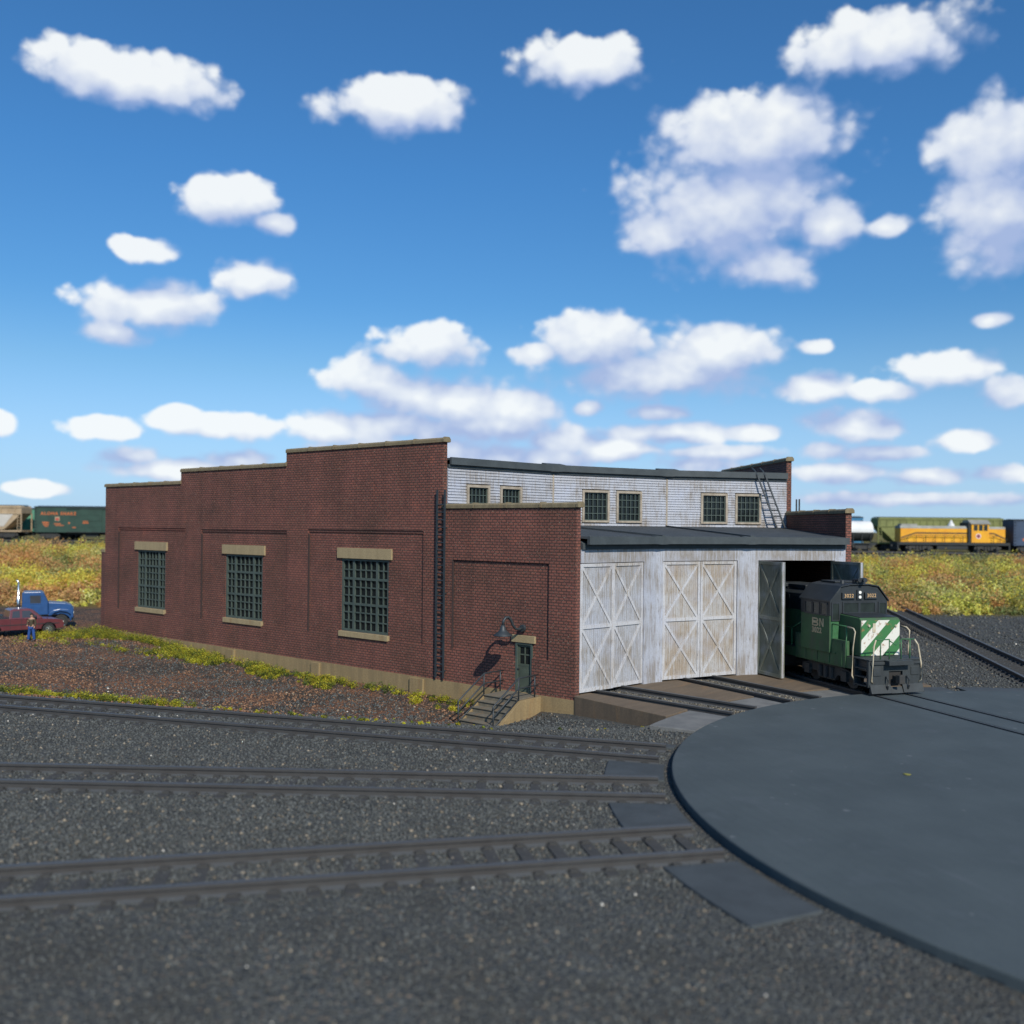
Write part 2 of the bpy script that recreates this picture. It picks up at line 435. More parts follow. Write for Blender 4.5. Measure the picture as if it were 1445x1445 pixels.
# right-hand wall (its inner, shaded face looks at the yard)
a3 = 3*A
UR, NR = Vector((math.cos(a3), -math.sin(a3), 0)), Vector((math.sin(a3), math.cos(a3), 0))
bm = bmesh.new()
grid_wall(bm, (0,0,0), UR, NR, arr(R0, R1, R2, R3, R4), arr(-1.5, ZA-.20, ZT-.20, ZM-.20, ZL-.20), lambda x, z: None if z > topz(x)-.20 else 0.0, TW)
obj('brick_wall', bm, M['brick'], house)
for a, b, z in ((R0-.08, R1-.01, ZA), (R1-.09, R2, ZT), (R2, R3, ZM), (R3, R4+.09, ZL)):
    coping(a, b, z, UR, NR, 'coping')
def pol(j, r): return Vector((math.cos(j*A)*r, -math.sin(j*A)*r, 0))
# rear wall with low pilasters
bm = bmesh.new()
for j in range(3):
    p, q = pol(j, R4), pol(j+1, R4); u = (q-p).normalized(); n = Vector((-u.y, u.x, 0))
    if n.dot(p) < 0: n = -n
    s = TW if j == 0 else 0; e = (q-p).length-(TW if j == 2 else 0)
    grid_wall(bm, p, u, n, [s, e], [-1.5, ZL-.5], lambda x, z: 0.0, .3)
    for x in (.0-.34, e*.33, e*.66):
        o = p+u*x
        mx = Matrix.Translation(o) @ Matrix(((u.x, n.x, 0, 0), (u.y, n.y, 0, 0), (0, 0, 1, 0), (0, 0, 0, 1)))
        box(bm, .35, 1.25, .002, .75, -1.2, 5.3, mx)
obj('rear_wall', bm, M['brick'], house)
for j in range(3):
    p, q = pol(j, R4), pol(j+1, R4); u = (q-p).normalized(); n = Vector((-u.y, u.x, 0)); n = n if n.dot(p) > 0 else -n; e = (q-p).length
    for x in (-.34, e*.33, e*.66):
        o = p+u*x; bm = bmesh.new()
        box(bm, .32, 1.28, .003, .8, 5.302, 5.5, Matrix.Translation(o) @ Matrix(((u.x, n.x, 0, 0), (u.y, n.y, 0, 0), (0, 0, 1, 0), (0, 0, 0, 1)))); obj('pilaster_cap', bm, M['stone'], house)

# facade: three wooden wall panels set at the stall angle, each with a door opening
OPEN = [(-1.83, 2.41), (-2.16, 2.32), (-2.12, 2.06)]
ZO = 5.80
HW0, HW1 = R0*math.sin(A/2), R1*math.sin(A/2)
leafinfo = []
for k in range(3):
    th = -(k+.5)*A
    u = Vector((math.cos(th), math.sin(th), 0)); n = Vector((-u.y, u.x, 0))      # n: lateral axis, towards the viewer's left
    org = u*D0
    a, b = OPEN[k]
    lo = -HW0 if k < 2 else -HW0; hi = HW0 if k else 2.41
    bm = bmesh.new()
    grid_wall(bm, org, n, -u, arr(lo, hi, a, b) if hi != b else arr(lo, a, b), arr(.2, ZO, 6.38), lambda x, z: None if (a < x < b and z < ZO) else 0.0, .22)
    fw = obj('front_wall', bm, M['white_wall'], house)
    # door leaves
    w = (b-a)/2
    def leaf(hinge, sgn, ang, length, dark=False):
        """leaf hinged at lateral `hinge`; sgn +1 when it closes towards +n; ang = degrees opened outwards"""
        h = org+n*hinge-u*(-.10)
        dx = (n*sgn*math.cos(R(ang))-u*math.sin(R(ang)))
        out = Vector((dx.y, -dx.x, 0))
        if out.dot(-u*math.cos(R(ang))-n*sgn*math.sin(R(ang))) < 0: out = -out
        mx = Matrix(((dx.x, out.x, 0, h.x), (dx.y, out.y, 0, h.y), (0, 0, 1, 0), (0, 0, 0, 1)))
        z0, z1 = .27, ZO-.03
        bm = bmesh.new(); box(bm, .02, length, -.10, 0, z0, z1, mx)
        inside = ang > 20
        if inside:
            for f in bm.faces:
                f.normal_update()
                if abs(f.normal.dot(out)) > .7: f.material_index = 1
        lf = obj('stall_door', bm, [M['white_wall'], M['leaf_inside_shade']] if inside else M['door_wood_grey' if k == 0 else 'door_wood'], house)
        lf['label'] = ('stall door leaf standing open' if ang > 20 else 'closed stall door leaf with crossed braces')
        bb = bmesh.new(); t = .14; d = .055
        zm = 3.05
        for s0, s1 in ((.0, d), (-.10-d, -.10)):
            box(bb, .02, .02+t, s0+.0, s1, z0, z1, mx); box(bb, length-t, length, s0, s1, z0, z1, mx)
            for q0, q1 in ((z0, z0+t*1.1), (zm-t*.55, zm+t*.55), (z1-t, z1)):
                box(bb, .02+t, length-t, s0, s1, q0, q1, mx)
            for q0, q1 in ((z0+t*1.1, zm-t*.55), (zm+t*.55, z1-t)):
                xl, xr = .02+t, length-t; hw = .058
                for (p, q, dd) in (((xl, q0), (xr, q1), .0), ((xl, q1), (xr, q0), .004)):
                    v = Vector((q[0]-p[0], q[1]-p[1])).normalized(); pr = Vector((-v.y, v.x))*hw
                    poly = [(p[0]+pr.x, p[1]+pr.y), (p[0]-pr.x, p[1]-pr.y), (q[0]-pr.x, q[1]-pr.y), (q[0]+pr.x, q[1]+pr.y)]
                    ss0, ss1 = (s0, s1-.012-dd) if s0 >= 0 else (s0+.012+dd, s1)
                    prism(bb, poly, ss0, ss1, lambda p_, q_, a_: mx @ Vector((p_, a_, q_)))
        sub('brace', bb, M['leaf_inside_shade'] if inside else M['door_brace'], lf)
        return lf
    if k < 2:
        leaf(b, -1, 2.2 if k == 0 else 0, w-.012); leaf(a, 1, 0, w-.012)
    else:
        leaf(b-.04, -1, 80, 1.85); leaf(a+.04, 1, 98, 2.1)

# lower roof, frieze and fascia over the stall doors
def roof_panel(bm, pts_in, pts_out, th_):
    """pts: inner pair (z), outer pair (z); a slab of thickness th_"""
    top = [Vector(p) for p in pts_in+pts_out]
    T_ = [bm.verts.new(p) for p in top]; B_ = [bm.verts.new(p-Vector((0,0,th_))) for p in top]
    bm.faces.new(T_); bm.faces.new(B_[::-1])
    for i in range(4): bm.faces.new((T_[i], B_[i], B_[(i+1) % 4], T_[(i+1) % 4]))
OV = .42
dark_strip = []
lowroof = None
for k in range(3):
    j0, j1 = k, k+1
    def P(j, r, z, trim=0): 
        p = pol(j, r); p.z = z
        return p
    e0, e1 = R0-OV, R1
    ins = []
    t = Vector((-math.sin((k+.5)*A), -math.cos((k+.5)*A), 0))      # direction from seam k to seam k+1
    s0 = TW if k == 0 else .006; s1 = 0.0 if k == 2 else .006
    a = P(j0, e0, 6.93)+t*s0; b = P(j1, e0, 6.93)-t*s1; c = P(j1, e1, 7.42)-t*s1; d = P(j0, e1, 7.42)+t*s0
    bm = bmesh.new(); roof_panel(bm, [a, b], [c, d], .10)
    rp = obj('lower_roof', bm, M['roof'], house)
    fb = bmesh.new()
    u = Vector((math.cos((k+.5)*A), -math.sin((k+.5)*A), 0))
    for zz0, zz1, q0, q1 in ((6.60, 6.90, -.02, .10), ):
        p0, p1 = a.copy(), b.copy()
        prism(fb, [(-.03, zz0), (-.03, 6.945), (.12, 6.945), (.12, zz0)], 0, 1, lambda p_, z_, s_: Vector(((p0+(p1-p0)*s_).x+u.x*p_, (p0+(p1-p0)*s_).y+u.y*p_, z_)))
    fa = obj('fascia', fb, M['fascia'], house)
    fb = bmesh.new()
    f0, f1 = pol(j0, R0)+t*s0, pol(j1, R0)-t*(s1)
    prism(fb, [(-.10, 6.385), (-.10, 6.62), (.1, 6.75), (.1, 6.385)], 0, 1, lambda p_, z_, s_: Vector(((f0+(f1-f0)*s_).x+u.x*p_, (f0+(f1-f0)*s_).y+u.y*p_, z_)))
    obj('frieze', fb, M['fascia'], house)
    if k:
        bb = bmesh.new()
        p0, p1 = P(j0, e0-.05, 6.95), P(j0, e1, 7.44); v = (p1-p0); tt = Vector((-v.y, v.x, 0)).normalized()*.09
        for q in (0,):
            vs = [bb.verts.new(x) for x in (p0+tt, p0-tt, p1-tt, p1+tt, p0+tt+Vector((0,0,.06)), p0-tt+Vector((0,0,.06)), p1-tt+Vector((0,0,.06)), p1+tt+Vector((0,0,.06)))]
            for f in ((0,1,2,3), (4,7,6,5), (0,4,5,1), (1,5,6,2), (2,6,7,3), (3,7,4,0)): bb.faces.new([vs[i] for i in f])
        ud = pol(j0, 1)
        prism(bb, [(-.05, 6.58), (-.05, 6.955), (.3, 6.985), (.3, 6.58)], -.45, .45, lambda p_, z_, s_: Vector((pol(j0, e0).x+ud.x*p_+ud.y*s_, pol(j0, e0).y+ud.y*p_-ud.x*s_, z_)))
        obj('roof_seam', bb, M['fascia'], house)

# clerestory: clapboard strips round real window openings, one panel per stall
ZC0, ZC1 = 7.3, 10.13
CW = [[(2.27, .78), (.08, -1.41)], [(1.93, .18), (-.28, -1.99)], [(1.66, .01), (-.47, -2.1)]]
WZ0, WZ1 = 7.62, 9.37
for k in range(3):
    th = -(k+.5)*A
    u = Vector((math.cos(th), math.sin(th), 0)); n = Vector((-u.y, u.x, 0)); org = u*D1
    hi = HW1-(TW if k == 0 else 0); lo = -HW1
    def PP(x, z, d): return org+n*x+Vector((0,0,z))-u*d
    bm = bmesh.new(); rows = 20; p = (ZC1-ZC0)/rows
    for i in range(rows):
        z0, z1 = ZC0+i*p, ZC0+(i+1)*p
        segs = [(lo, hi)]
        for (wa, wb) in CW[k]:
            if z1 > WZ0+.02 and z0 < WZ1-.02:
                segs = [s for (s0, s1) in segs for s in (((s0, wb), (wa, s1)) if s0 < wb and s1 > wa else ((s0, s1),))]
        for s0, s1 in segs:
            j = random.uniform(-.004, .004)
            vs = [bm.verts.new(PP(*q)) for q in ((s0,z0,.055+j), (s1,z0,.055+j), (s1,z1,.005), (s0,z1,.005), (s0,z0,-.1), (s1,z0,-.1), (s1,z1,-.1), (s0,z1,-.1))]
            for f in ((0,1,2,3), (0,4,5,1), (1,5,6,2), (2,6,7,3), (3,7,4,0), (4,7,6,5)): bm.faces.new([vs[q] for q in f])
    obj('clerestory_wall', bm, M['clap'], house)
    if k:   # corner board at the bend
        bm = bmesh.new(); q = pol(k, R1+.0); cyl(bm, (q.x, q.y, ZC0), (q.x, q.y, ZC1), .075, .075, 8); obj('corner_board', bm, M['trim'], house)
    for (xa, xb) in CW[k]:
        fb = bmesh.new(); t = .13
        mx = Matrix(((n.x, -u.x, 0, org.x), (n.y, -u.y, 0, org.y), (0, 0, 1, 0), (0, 0, 0, 1)))
        box(fb, xb, xb+t, -.1, .10, WZ0, WZ1, mx); box(fb, xa-t, xa, -.1, .10, WZ0, WZ1, mx)
        box(fb, xb+t, xa-t, -.1, .10, WZ1-t, WZ1, mx); box(fb, xb+t, xa-t, -.1, .12, WZ0, WZ0+t*.8, mx)
        tr = obj('clerestory_window', fb, M['trim'], house)
        sb = bmesh.new(); a0, a1, c0, c1 = xb+t, xa-t, WZ0+t*.8, WZ1-t
        for q in range(1, 5):
            x = a0+(a1-a0)*q/5; box(sb, x-.02, x+.02, -.05, .0, c0, c1, mx)
        for q in range(1, 4):
            z = c0+(c1-c0)*q/4; box(sb, a0, a1, -.05, -.004, z-.02, z+.02, mx)
        for (e0, e1, g0, g1) in ((a0, a0+.05, c0, c1), (a1-.05, a1, c0, c1), (a0+.05, a1-.05, c0, c0+.05), (a0+.05, a1-.05, c1-.05, c1)):
            box(sb, e0, e1, -.06, .01, g0, g1, mx)
        sub('sash', sb, M['green_sash'], tr)
        gb = bmesh.new(); box(gb, a0, a1, -.09, -.08, c0, c1, mx); sub('pane', gb, M['glass'], tr)
# upper roof with fascia
for k in range(3):
    u = Vector((math.cos((k+.5)*A), -math.sin((k+.5)*A), 0)); t = Vector((-math.sin((k+.5)*A), -math.cos((k+.5)*A), 0))
    s0 = TW if k == 0 else .006; s1 = .0 if k == 2 else .006
    def P(j, r, z): q = pol(j, r); q.z = z; return q
    a, b = P(k, R1-.22, 10.60)+t*s0, P(k+1, R1-.22, 10.60)-t*s1
    bm = bmesh.new(); roof_panel(bm, [a, b], [P(k+1, R2, 10.3)-t*s1, P(k, R2, 10.3)+t*s0], .1)
    roof_panel(bm, [P(k, R2, 9.8)+t*s0, P(k+1, R2, 9.8)-t*s1], [P(k+1, R3, 9.5)-t*s1, P(k, R3, 9.5)+t*s0], .1)
    roof_panel(bm, [P(k, R3, 9.0)+t*s0, P(k+1, R3, 9.0)-t*s1], [P(k+1, R4-.02, 8.7)-t*s1, P(k, R4-.02, 8.7)+t*s0], .1)
    obj('upper_roof', bm, M['roof'], house)
    fb = bmesh.new()
    prism(fb, [(-.03, 10.28), (-.03, 10.625), (.1, 10.625), (.1, 10.28)], 0, 1, lambda p_, z_, s_: Vector(((a+(b-a)*s_).x+u.x*p_, (a+(b-a)*s_).y+u.y*p_, z_)))
    c_, d_ = P(k, R1, 0)+t*s0, P(k+1, R1, 0)-t*s1
    prism(fb, [(-.10, 10.135), (-.10, 10.29), (.1, 10.29), (.1, 10.135)], 0, 1, lambda p_, z_, s_: Vector(((c_+(d_-c_)*s_).x+u.x*p_, (c_+(d_-c_)*s_).y+u.y*p_, z_)))
    obj('fascia', fb, M['fascia'], house)
    if k:
        bb = bmesh.new(); ud = pol(k, 1); c0 = pol(k, R1-.22)
        prism(bb, [(-.06, 10.26), (-.06, 10.64), (.4, 10.73), (.4, 10.26)], -.62, .62, lambda p_, z_, s_: Vector((c0.x+ud.x*p_+ud.y*s_, c0.y+ud.y*p_-ud.x*s_, z_)))
        obj('roof_seam', bb, M['fascia'], house)
# step walls between the roof levels + inner partitions so the house is dark inside
bm = bmesh.new()
for r, z0, z1 in ((R2, 9.6, 10.25), (R3, 8.8, 9.45)):
    for k in range(3):
        p, q = pol(k, r), pol(k+1, r); uu = (q-p).normalized(); nn = Vector((-uu.y, uu.x, 0))
        s = TW+.01 if k == 0 else 0
        grid_wall(bm, p, uu, nn, [s, (q-p).length-.01], [z0, z1], lambda x, z: 0.0, .1)
obj('step_wall', bm, M['interior'], house)

# ------------------------------------------------------------------ the ground
TX, TY, RT, ZD = -2.9, -.2, 16.5, .30
def ss(a, b, x): 
    t = np.clip((x-a)/(b-a), 0, 1); return t*t*(3-2*t)
def lin(a, b, x): return np.clip((x-a)/(b-a), 0, 1)
def zrail(r): return 4.75-.0041*r
def vnoise(x, y, s, seed=0):
    """smooth value noise, numpy"""
    x = np.asarray(x)/s; y = np.asarray(y)/s
    xi = np.floor(x).astype(np.int64); yi = np.floor(y).astype(np.int64); fx = x-xi; fy = y-yi
    def h(a, b):
        n = (a*374761393+b*668265263+seed*982451653) & 0x7fffffff
        n = ((n ^ (n >> 13))*1274126177) & 0x7fffffff
        return ((n ^ (n >> 16)) & 0xffff)/65535.
    u = fx*fx*(3-2*fx); v = fy*fy*(3-2*fy)
    return (h(xi,yi)*(1-u)+h(xi+1,yi)*u)*(1-v)+(h(xi,yi+1)*(1-u)+h(xi+1,yi+1)*u)*v
YARD = .06
def height(x, y):
    x = np.asarray(x, float); y = np.asarray(y, float)
    dl = -(x-TX)*math.sin(R(23))+(y-TY)*math.cos(R(23))
    low = -.42-.66*ss(18.5, 24.5, x)+.80*ss(40, 57, x)
    t = ss(-6.3, -1.9, dl)
    rt_ = np.hypot(x-TX, y-TY); low = low+(.02-low)*ss(20.2, 17.6, rt_)
    h = low*(1-t)+YARD*t
    ao = np.degrees(np.arctan2(y, x)); 
    inside = (y < 0.2)
    ins = -.6+.62*ss(-44.5, -47.5, ao)*1.0
    w = lin(.9, -.4, y)
    h = np.where(x > -3, h*(1-w)+ins*w, YARD)
    f = (x-CX)*cy_+(y-CY)*sy_; r = (x-CX)*sy_-(y-CY)*cy_
    zt = zrail(np.clip(r, -90, 90))
    far = ss(56, 74, f)
    h = h*(1-far)+(-.2)*far
    h = h+(zt-1.25+.2)*lin(85, 117.5, f)*(1) + .85*lin(117.8, 120.8, f)
    h = h+.05*(vnoise(x, y, 2.3, 1)-.5)*(f < 84) + .7*(vnoise(x, y, 6, 2)-.5)*lin(86, 92, f)*lin(118, 112, f)
    return h
fx = np.arange(-62, 165, 1.0); fy = np.arange(-142, 72, 1.0)
gx = np.r_[[-3500, -1600, -700, -300, -140, -90], fx, [190, 240, 350, 700, 1600, 3500]]
gy = np.r_[[-3500, -1600, -700, -350, -220, -170], fy, [85, 110, 170, 400, 1200, 3500]]
GX, GY = np.meshgrid(gx, gy, indexing='ij'); GZ = height(GX, GY)
nx, ny = GX.shape
V = np.c_[GX.ravel(), GY.ravel(), GZ.ravel()]
idx = np.arange(nx*ny).reshape(nx, ny)
Fq = np.stack([idx[:-1,:-1], idx[1:,:-1], idx[1:,1:], idx[:-1,1:]], -1).reshape(-1, 4)
def gmask(x, y):
    """red: bare brown dirt, green: grassy bank"""
    f = (x-CX)*cy_+(y-CY)*sy_
    dl = -(x-TX)*math.sin(R(23))+(y-TY)*math.cos(R(23))
    dirt = ss(21, 27, x)*ss(-.9, -2.4, dl)*(y > -1)
    dirt = np.maximum(dirt, ss(50, 58, x)*(y > -40)*(x > 30)*lin(88, 84, f))
    bank = lin(82, 86, f)*lin(118.5, 117.5, f)+lin(138, 145, f)
    return dirt, np.clip(bank, 0, 1)
dm, bk = gmask(V[:,0], V[:,1])
m, nt, b = new_mat('ground')
at = N(nt, 'ShaderNodeAttribute', attribute_name='Col'); sp = N(nt, 'ShaderNodeSeparateColor'); L(nt, at.outputs['Color'], sp.inputs[0])
v = coords(nt, 'Object')
vo = N(nt, 'ShaderNodeTexVoronoi'); vo.inputs['Scale'].default_value = 13; L(nt, v, vo.inputs['Vector'])
bw = N(nt, 'ShaderNodeSeparateColor'); L(nt, vo.outputs['Color'], bw.inputs[0])
grav = ramp(nt, bw.outputs[0], .0, 1.0, (.052,.056,.055), (.115,.120,.114))
grav = mix(nt, ramp(nt, bw.outputs[1], .93, .95), grav, (.20,.16,.12))
grav = mix(nt, ramp(nt, noise(nt, v, .5, 5), .4, .7), grav, (.068,.067,.060))
dcol = mix(nt, ramp(nt, noise(nt, v, .33, 5, .65), .42, .6), (.075,.060,.046), (.25,.115,.060))
dcol = mix(nt, ramp(nt, bw.outputs[0], .3, .9), dcol, (.045,.043,.042))
dcol = mix(nt, ramp(nt, bw.outputs[1], .9, .94), dcol, (.33,.21,.14))
far = mix(nt, ramp(nt, noise(nt, v, .5, 4), .35, .65), (.20,.14,.035), (.09,.095,.03))
col = mix(nt, sp.outputs[0], grav, dcol); col = mix(nt, sp.outputs[1], col, far)
L(nt, col, b.inputs['Base Color']); b.inputs['Roughness'].default_value = .95; b.inputs['Specular IOR Level'].default_value = .2
bump(nt, b, vo.outputs['Distance'], .9, .08)
g = np_mesh('ground', V, Fq, np.c_[dm, bk, bk*0], m)
for p in g.data.polygons: p.use_smooth = True
g['kind'] = 'structure'

# ------------------------------------------------------------------ stones lying on the yard
def on_track(x, y, half=1.0):
    out = np.zeros(len(x), bool)
    for a in (51.5, 37, 23, -63.5):
        dx, dy = x-TX, y-TY
        lat = -dx*math.sin(R(a))+dy*math.cos(R(a)); lon = dx*math.cos(R(a))+dy*math.sin(R(a))
        out |= (np.abs(np.abs(lat)-.85) < .13) & (lon > 0)
    return out
def stones(n, fmin, fmax, smin, smax, power=1.0):
    f = fmin+(fmax-fmin)*rng.random(n)**power; x = (rng.random(n)*1.12-.56)*f*1.09
    P = np.c_[CX+f*cy_+x*sy_, CY+f*sy_-x*cy_]
    rt = np.hypot(P[:,0]-TX, P[:,1]-TY); ao = np.degrees(np.arctan2(P[:,1], P[:,0]))
    ok = (rt > 16.75) & ~on_track(P[:,0], P[:,1]) & ~((P[:,1] < .2) & (ao > -46.5) & (P[:,0] > 12)) & ~((ao > -3) & (P[:,1] < 1.3) & (P[:,0] > 15) & (P[:,0] < 20.7))
    P = P[ok]; n = len(P)
    z = height(P[:,0], P[:,1])
    s = smin+(smax-smin)*rng.random(n)**2
    base = np.array([[1,0,0],[0,1,0],[-1,0,0],[0,-1,0],[0,0,1],[0,0,-1]], float)
    Vt = base[None]*(.6+.8*rng.random((n,6,1)))*s[:,None,None]*.5*np.array([1,1,.75])
    a = rng.random(n)*6.28; c, s_ = np.cos(a), np.sin(a)
    X = Vt[:,:,0]*c[:,None]-Vt[:,:,1]*s_[:,None]; Y = Vt[:,:,0]*s_[:,None]+Vt[:,:,1]*c[:,None]
    W = np.stack([X+P[:,0,None], Y+P[:,1,None], Vt[:,:,2]+z[:,None]+.1*s[:,None]], -1)
    tri = np.array([[0,1,4],[1,2,4],[2,3,4],[3,0,4],[1,0,5],[2,1,5],[3,2,5],[0,3,5]])
    Fc = (tri[None]+np.arange(n)[:,None,None]*6).reshape(-1, 3)
    t = rng.random(n); dirt, _ = gmask(P[:,0], P[:,1])
    br = (.064+.066*rng.random(n)**1.5)[:,None]*np.array([.97,1.02,.97])
    brown = (.07+.15*rng.random(n))[:,None]*np.array([1.5,.84,.50])
    pd = rng.random(n) < dirt*(.15+.75*ss(.45, .65, vnoise(P[:,0], P[:,1], 3.2, 21)))
    C = np.where(pd[:,None], brown, br)
    tan = (.12+.2*rng.random(n))[:,None]*np.array([1,.84,.62])
    C = np.where((t < .045)[:,None], tan, C); C = np.where((t > .9993)[:,None], np.array([.62,.58,.5]), C)
    return W.reshape(-1,3), Fc, np.repeat(C, 6, 0)
parts = [stones(26000, 9.5, 20, .035, .10), stones(80000, 19, 36, .05, .125), stones(52000, 34, 62, .07, .17), stones(9000, 60, 86, .13, .28)]
def stones_at(P, z, smin, smax):
    n = len(P); s = smin+(smax-smin)*rng.random(n)**2
    base = np.array([[1,0,0],[0,1,0],[-1,0,0],[0,-1,0],[0,0,1],[0,0,-1]], float)
    W = base[None]*(.6+.8*rng.random((n,6,1)))*s[:,None,None]*.5+np.c_[P, z][:,None]
    tri = np.array([[0,1,4],[1,2,4],[2,3,4],[3,0,4],[1,0,5],[2,1,5],[3,2,5],[0,3,5]])
    C = (.055+.12*rng.random(n)**1.4)[:,None]*np.array([1.06,1.0,.86])
    C = np.where((rng.random(n) < .12)[:,None], np.array([.30,.25,.17]), C)
    return W.reshape(-1,3), (tri[None]+np.arange(n)[:,None,None]*6).reshape(-1,3), np.repeat(C, 6, 0)
for a_ in (-5.0, -19.1, -33.5):
    n_ = 2600; lo_ = 16.7+8*rng.random(n_); la_ = (rng.random(n_)-.5)*2.3
    la_ = np.where(np.abs(np.abs(la_)-.86) < .12, la_*.3, la_)
    parts.append(stones_at(np.c_[TX+lo_*math.cos(R(a_))-la_*math.sin(R(a_)), TY+lo_*math.sin(R(a_))+la_*math.cos(R(a_))], .03+.07*rng.random(n_)*(1-np.abs(la_)/1.3), .06, .13))
off = 0; VV, FF, CC = [], [], []
for a, b2, c in parts: VV.append(a); FF.append(b2+off); CC.append(c); off += len(a)
M['stone_bits'] = mat_attr('stone_bits', .9)
o = np_mesh('gravel', np.concatenate(VV), np.concatenate(FF), np.concatenate(CC), M['stone_bits'], 3)
tag(o, 'loose dark grey gravel and cinders strewn over the yard', 'gravel', kind='stuff')

# ------------------------------------------------------------------ vegetation (uncountable ground cover)
def leaves(cent, rad, cnt, size, colr, squash=.8):
    """cent (n,3), rad (n,), cnt leaves per clump; colr(n,3) clump colours -> quads"""
    n = len(cent); k = cnt
    d = rng.normal(size=(n, k, 3)); d /= np.linalg.norm(d, axis=2, keepdims=True)
    rr = rng.random((n, k, 1))**.45
    P = cent[:,None]+d*rr*rad[:,None,None]*np.array([1,1,squash])
    sz = size*(.6+.8*rng.random((n, k, 1)))
    a = rng.normal(size=(n, k, 3)); a += d*.2; a /= np.linalg.norm(a, axis=2, keepdims=True)
    b = np.cross(a, rng.normal(size=(n, k, 3))); b /= np.linalg.norm(b, axis=2, keepdims=True)
    W = np.stack([P-a*sz, P+b*sz*.55, P+a*sz, P-b*sz*.55], 2)
    C = colr[:,None]*(.82+.36*rng.random((n, k, 1)))*(1+.08*rng.normal(size=(n, k, 3)))
    C = np.clip(C, .003, .7)
    nn = n*k
    return W.reshape(-1,3), np.arange(nn*4).reshape(-1,4), np.repeat(C.reshape(-1,3), 4, 0)
PAL = np.array([[.66,.45,.09],[.60,.44,.08],[.50,.27,.10],[.46,.28,.12],[.27,.26,.09],[.19,.20,.075],[.58,.52,.11],[.42,.38,.14],[.56,.47,.16]])
def bank(r0, r1, n, f0=84.5, f1=118.3):
    f = f0+(f1-f0)*rng.random(n); r = r0+(r1-r0)*rng.random(n)
    x = CX+f*cy_+r*sy_; y = CY+f*sy_-r*cy_
    z = height(x, y)
    t1 = .65*vnoise(x, y, 9, 5)+.35*vnoise(x, y, 4, 15); t2 = .6*vnoise(x, y, 7, 6)+.4*vnoise(x, y, 3, 16)
    jx, jy = x+rng.normal(size=n)*.5, y+rng.normal(size=n)*.5
    a1, a2, a3 = vnoise(jx, jy, 4.6, 31), vnoise(jx, jy, 5.2, 37), vnoise(jx, jy, 3.4, 41)
    ci = np.select([a1 > .64, a2 > .66, a2 < .27, a3 > .72, a1 < .25], [np.where(a3 > .5, 2, 3), 4, np.where(a3 > .5, 8, 6), 5, 7], np.where(a3 > .45, 0, 1))
    ci = np.where((f < 90) & (a1 < .55), np.where(a3 > .5, 6, 4), ci)
    ci = np.where((r > 0) & (rng.random(n) < .25), rng.choice([4, 5, 6, 7], n), ci)
    C = PAL[ci]
    rad = .5+1.15*rng.random(n)**1.6*(.45+t1)
    C = C*(.95+.7*rng.random((n, 1)))
    rad *= np.where(f > 116.5, .8, 1); rad *= np.where(f < 86.5, .5, 1)
    return np.c_[x, y, z+rad*.35], rad, C
Vs, Fs, Cs = [], [], []; off = 0
for r0, r1, n in ((-92, -28, 3000), (26, 92, 3000), (-28, 26, 400)):
    c, rd, cl = bank(r0, r1, n)
    a, b2, cc = leaves(c, rd, 150, .115, cl, 1.0); Vs.append(a); Fs.append(b2+off); Cs.append(cc); off += len(a)
# taller plumes against the ballast shoulder
n = 700; f = 110+8.5*rng.random(n); r = np.where(rng.random(n) < .5, -30-50*rng.random(n), 30+50*rng.random(n))
x = CX+f*cy_+r*sy_; y = CY+f*sy_-r*cy_; z = height(x, y)
sel = vnoise(x, y, 3.0, 9) > .5
x, y, z = x[sel], y[sel], z[sel]; n = len(x); rad = .5+.45*rng.random(n)
a, b2, cc = leaves(np.c_[x, y, z+rad*1.0], rad, 120, .09, PAL[rng.choice([0,1,4,6,7,8], n)], 1.35); Vs.append(a); Fs.append(b2+off); Cs.append(cc); off += len(a)
M['leaf'] = mat_attr('leaf', .8, .1, .35)
o = np_mesh('undergrowth', np.concatenate(Vs), np.concatenate(Fs), np.concatenate(Cs), M['leaf'])
tag(o, 'yellow, orange and olive brush covering the railway bank', 'undergrowth', kind='stuff')

YG = np.array([[.46,.42,.045],[.36,.35,.04],[.22,.24,.04],[.13,.16,.04],[.52,.46,.05],[.10,.13,.045]])
def clumps(P, rad, cnt=60, size=.055, cols=None):
    n = len(P); P = np.asarray(P, float); z = height(P[:,0], P[:,1])
    cl = YG[rng.choice(len(YG), n, p=[.2,.2,.2,.17,.13,.1])] if cols is None else cols
    cl = cl*(.6+.75*rng.random((n, 1)))
    return leaves(np.c_[P, z+rad*.45], rad, cnt, size, cl, .9)
Vs, Fs, Cs = [], [], []; off = 0
# along the foot of the brick wall, thicker towards the far end
n = 2300
x = 25.5+36*rng.random(n)**.8; y = .22+np.abs(rng.normal(size=n))*(.42+1.5*ss(40, 60, x))
dens = vnoise(x, y*2, 2.6, 11)
k = (dens > .40+.14*(x < 38)) | ((y < .6) & (rng.random(n) < .25))
P = np.c_[x[k], y[k]]; rd = (.10+.34*rng.random(len(P))**1.7)*(.7+.5*ss(36, 58, P[:,0]))
a, b2, c = clumps(P, rd, 90, .034); Vs.append(a); Fs.append(b2+off); Cs.append(c); off += len(a)
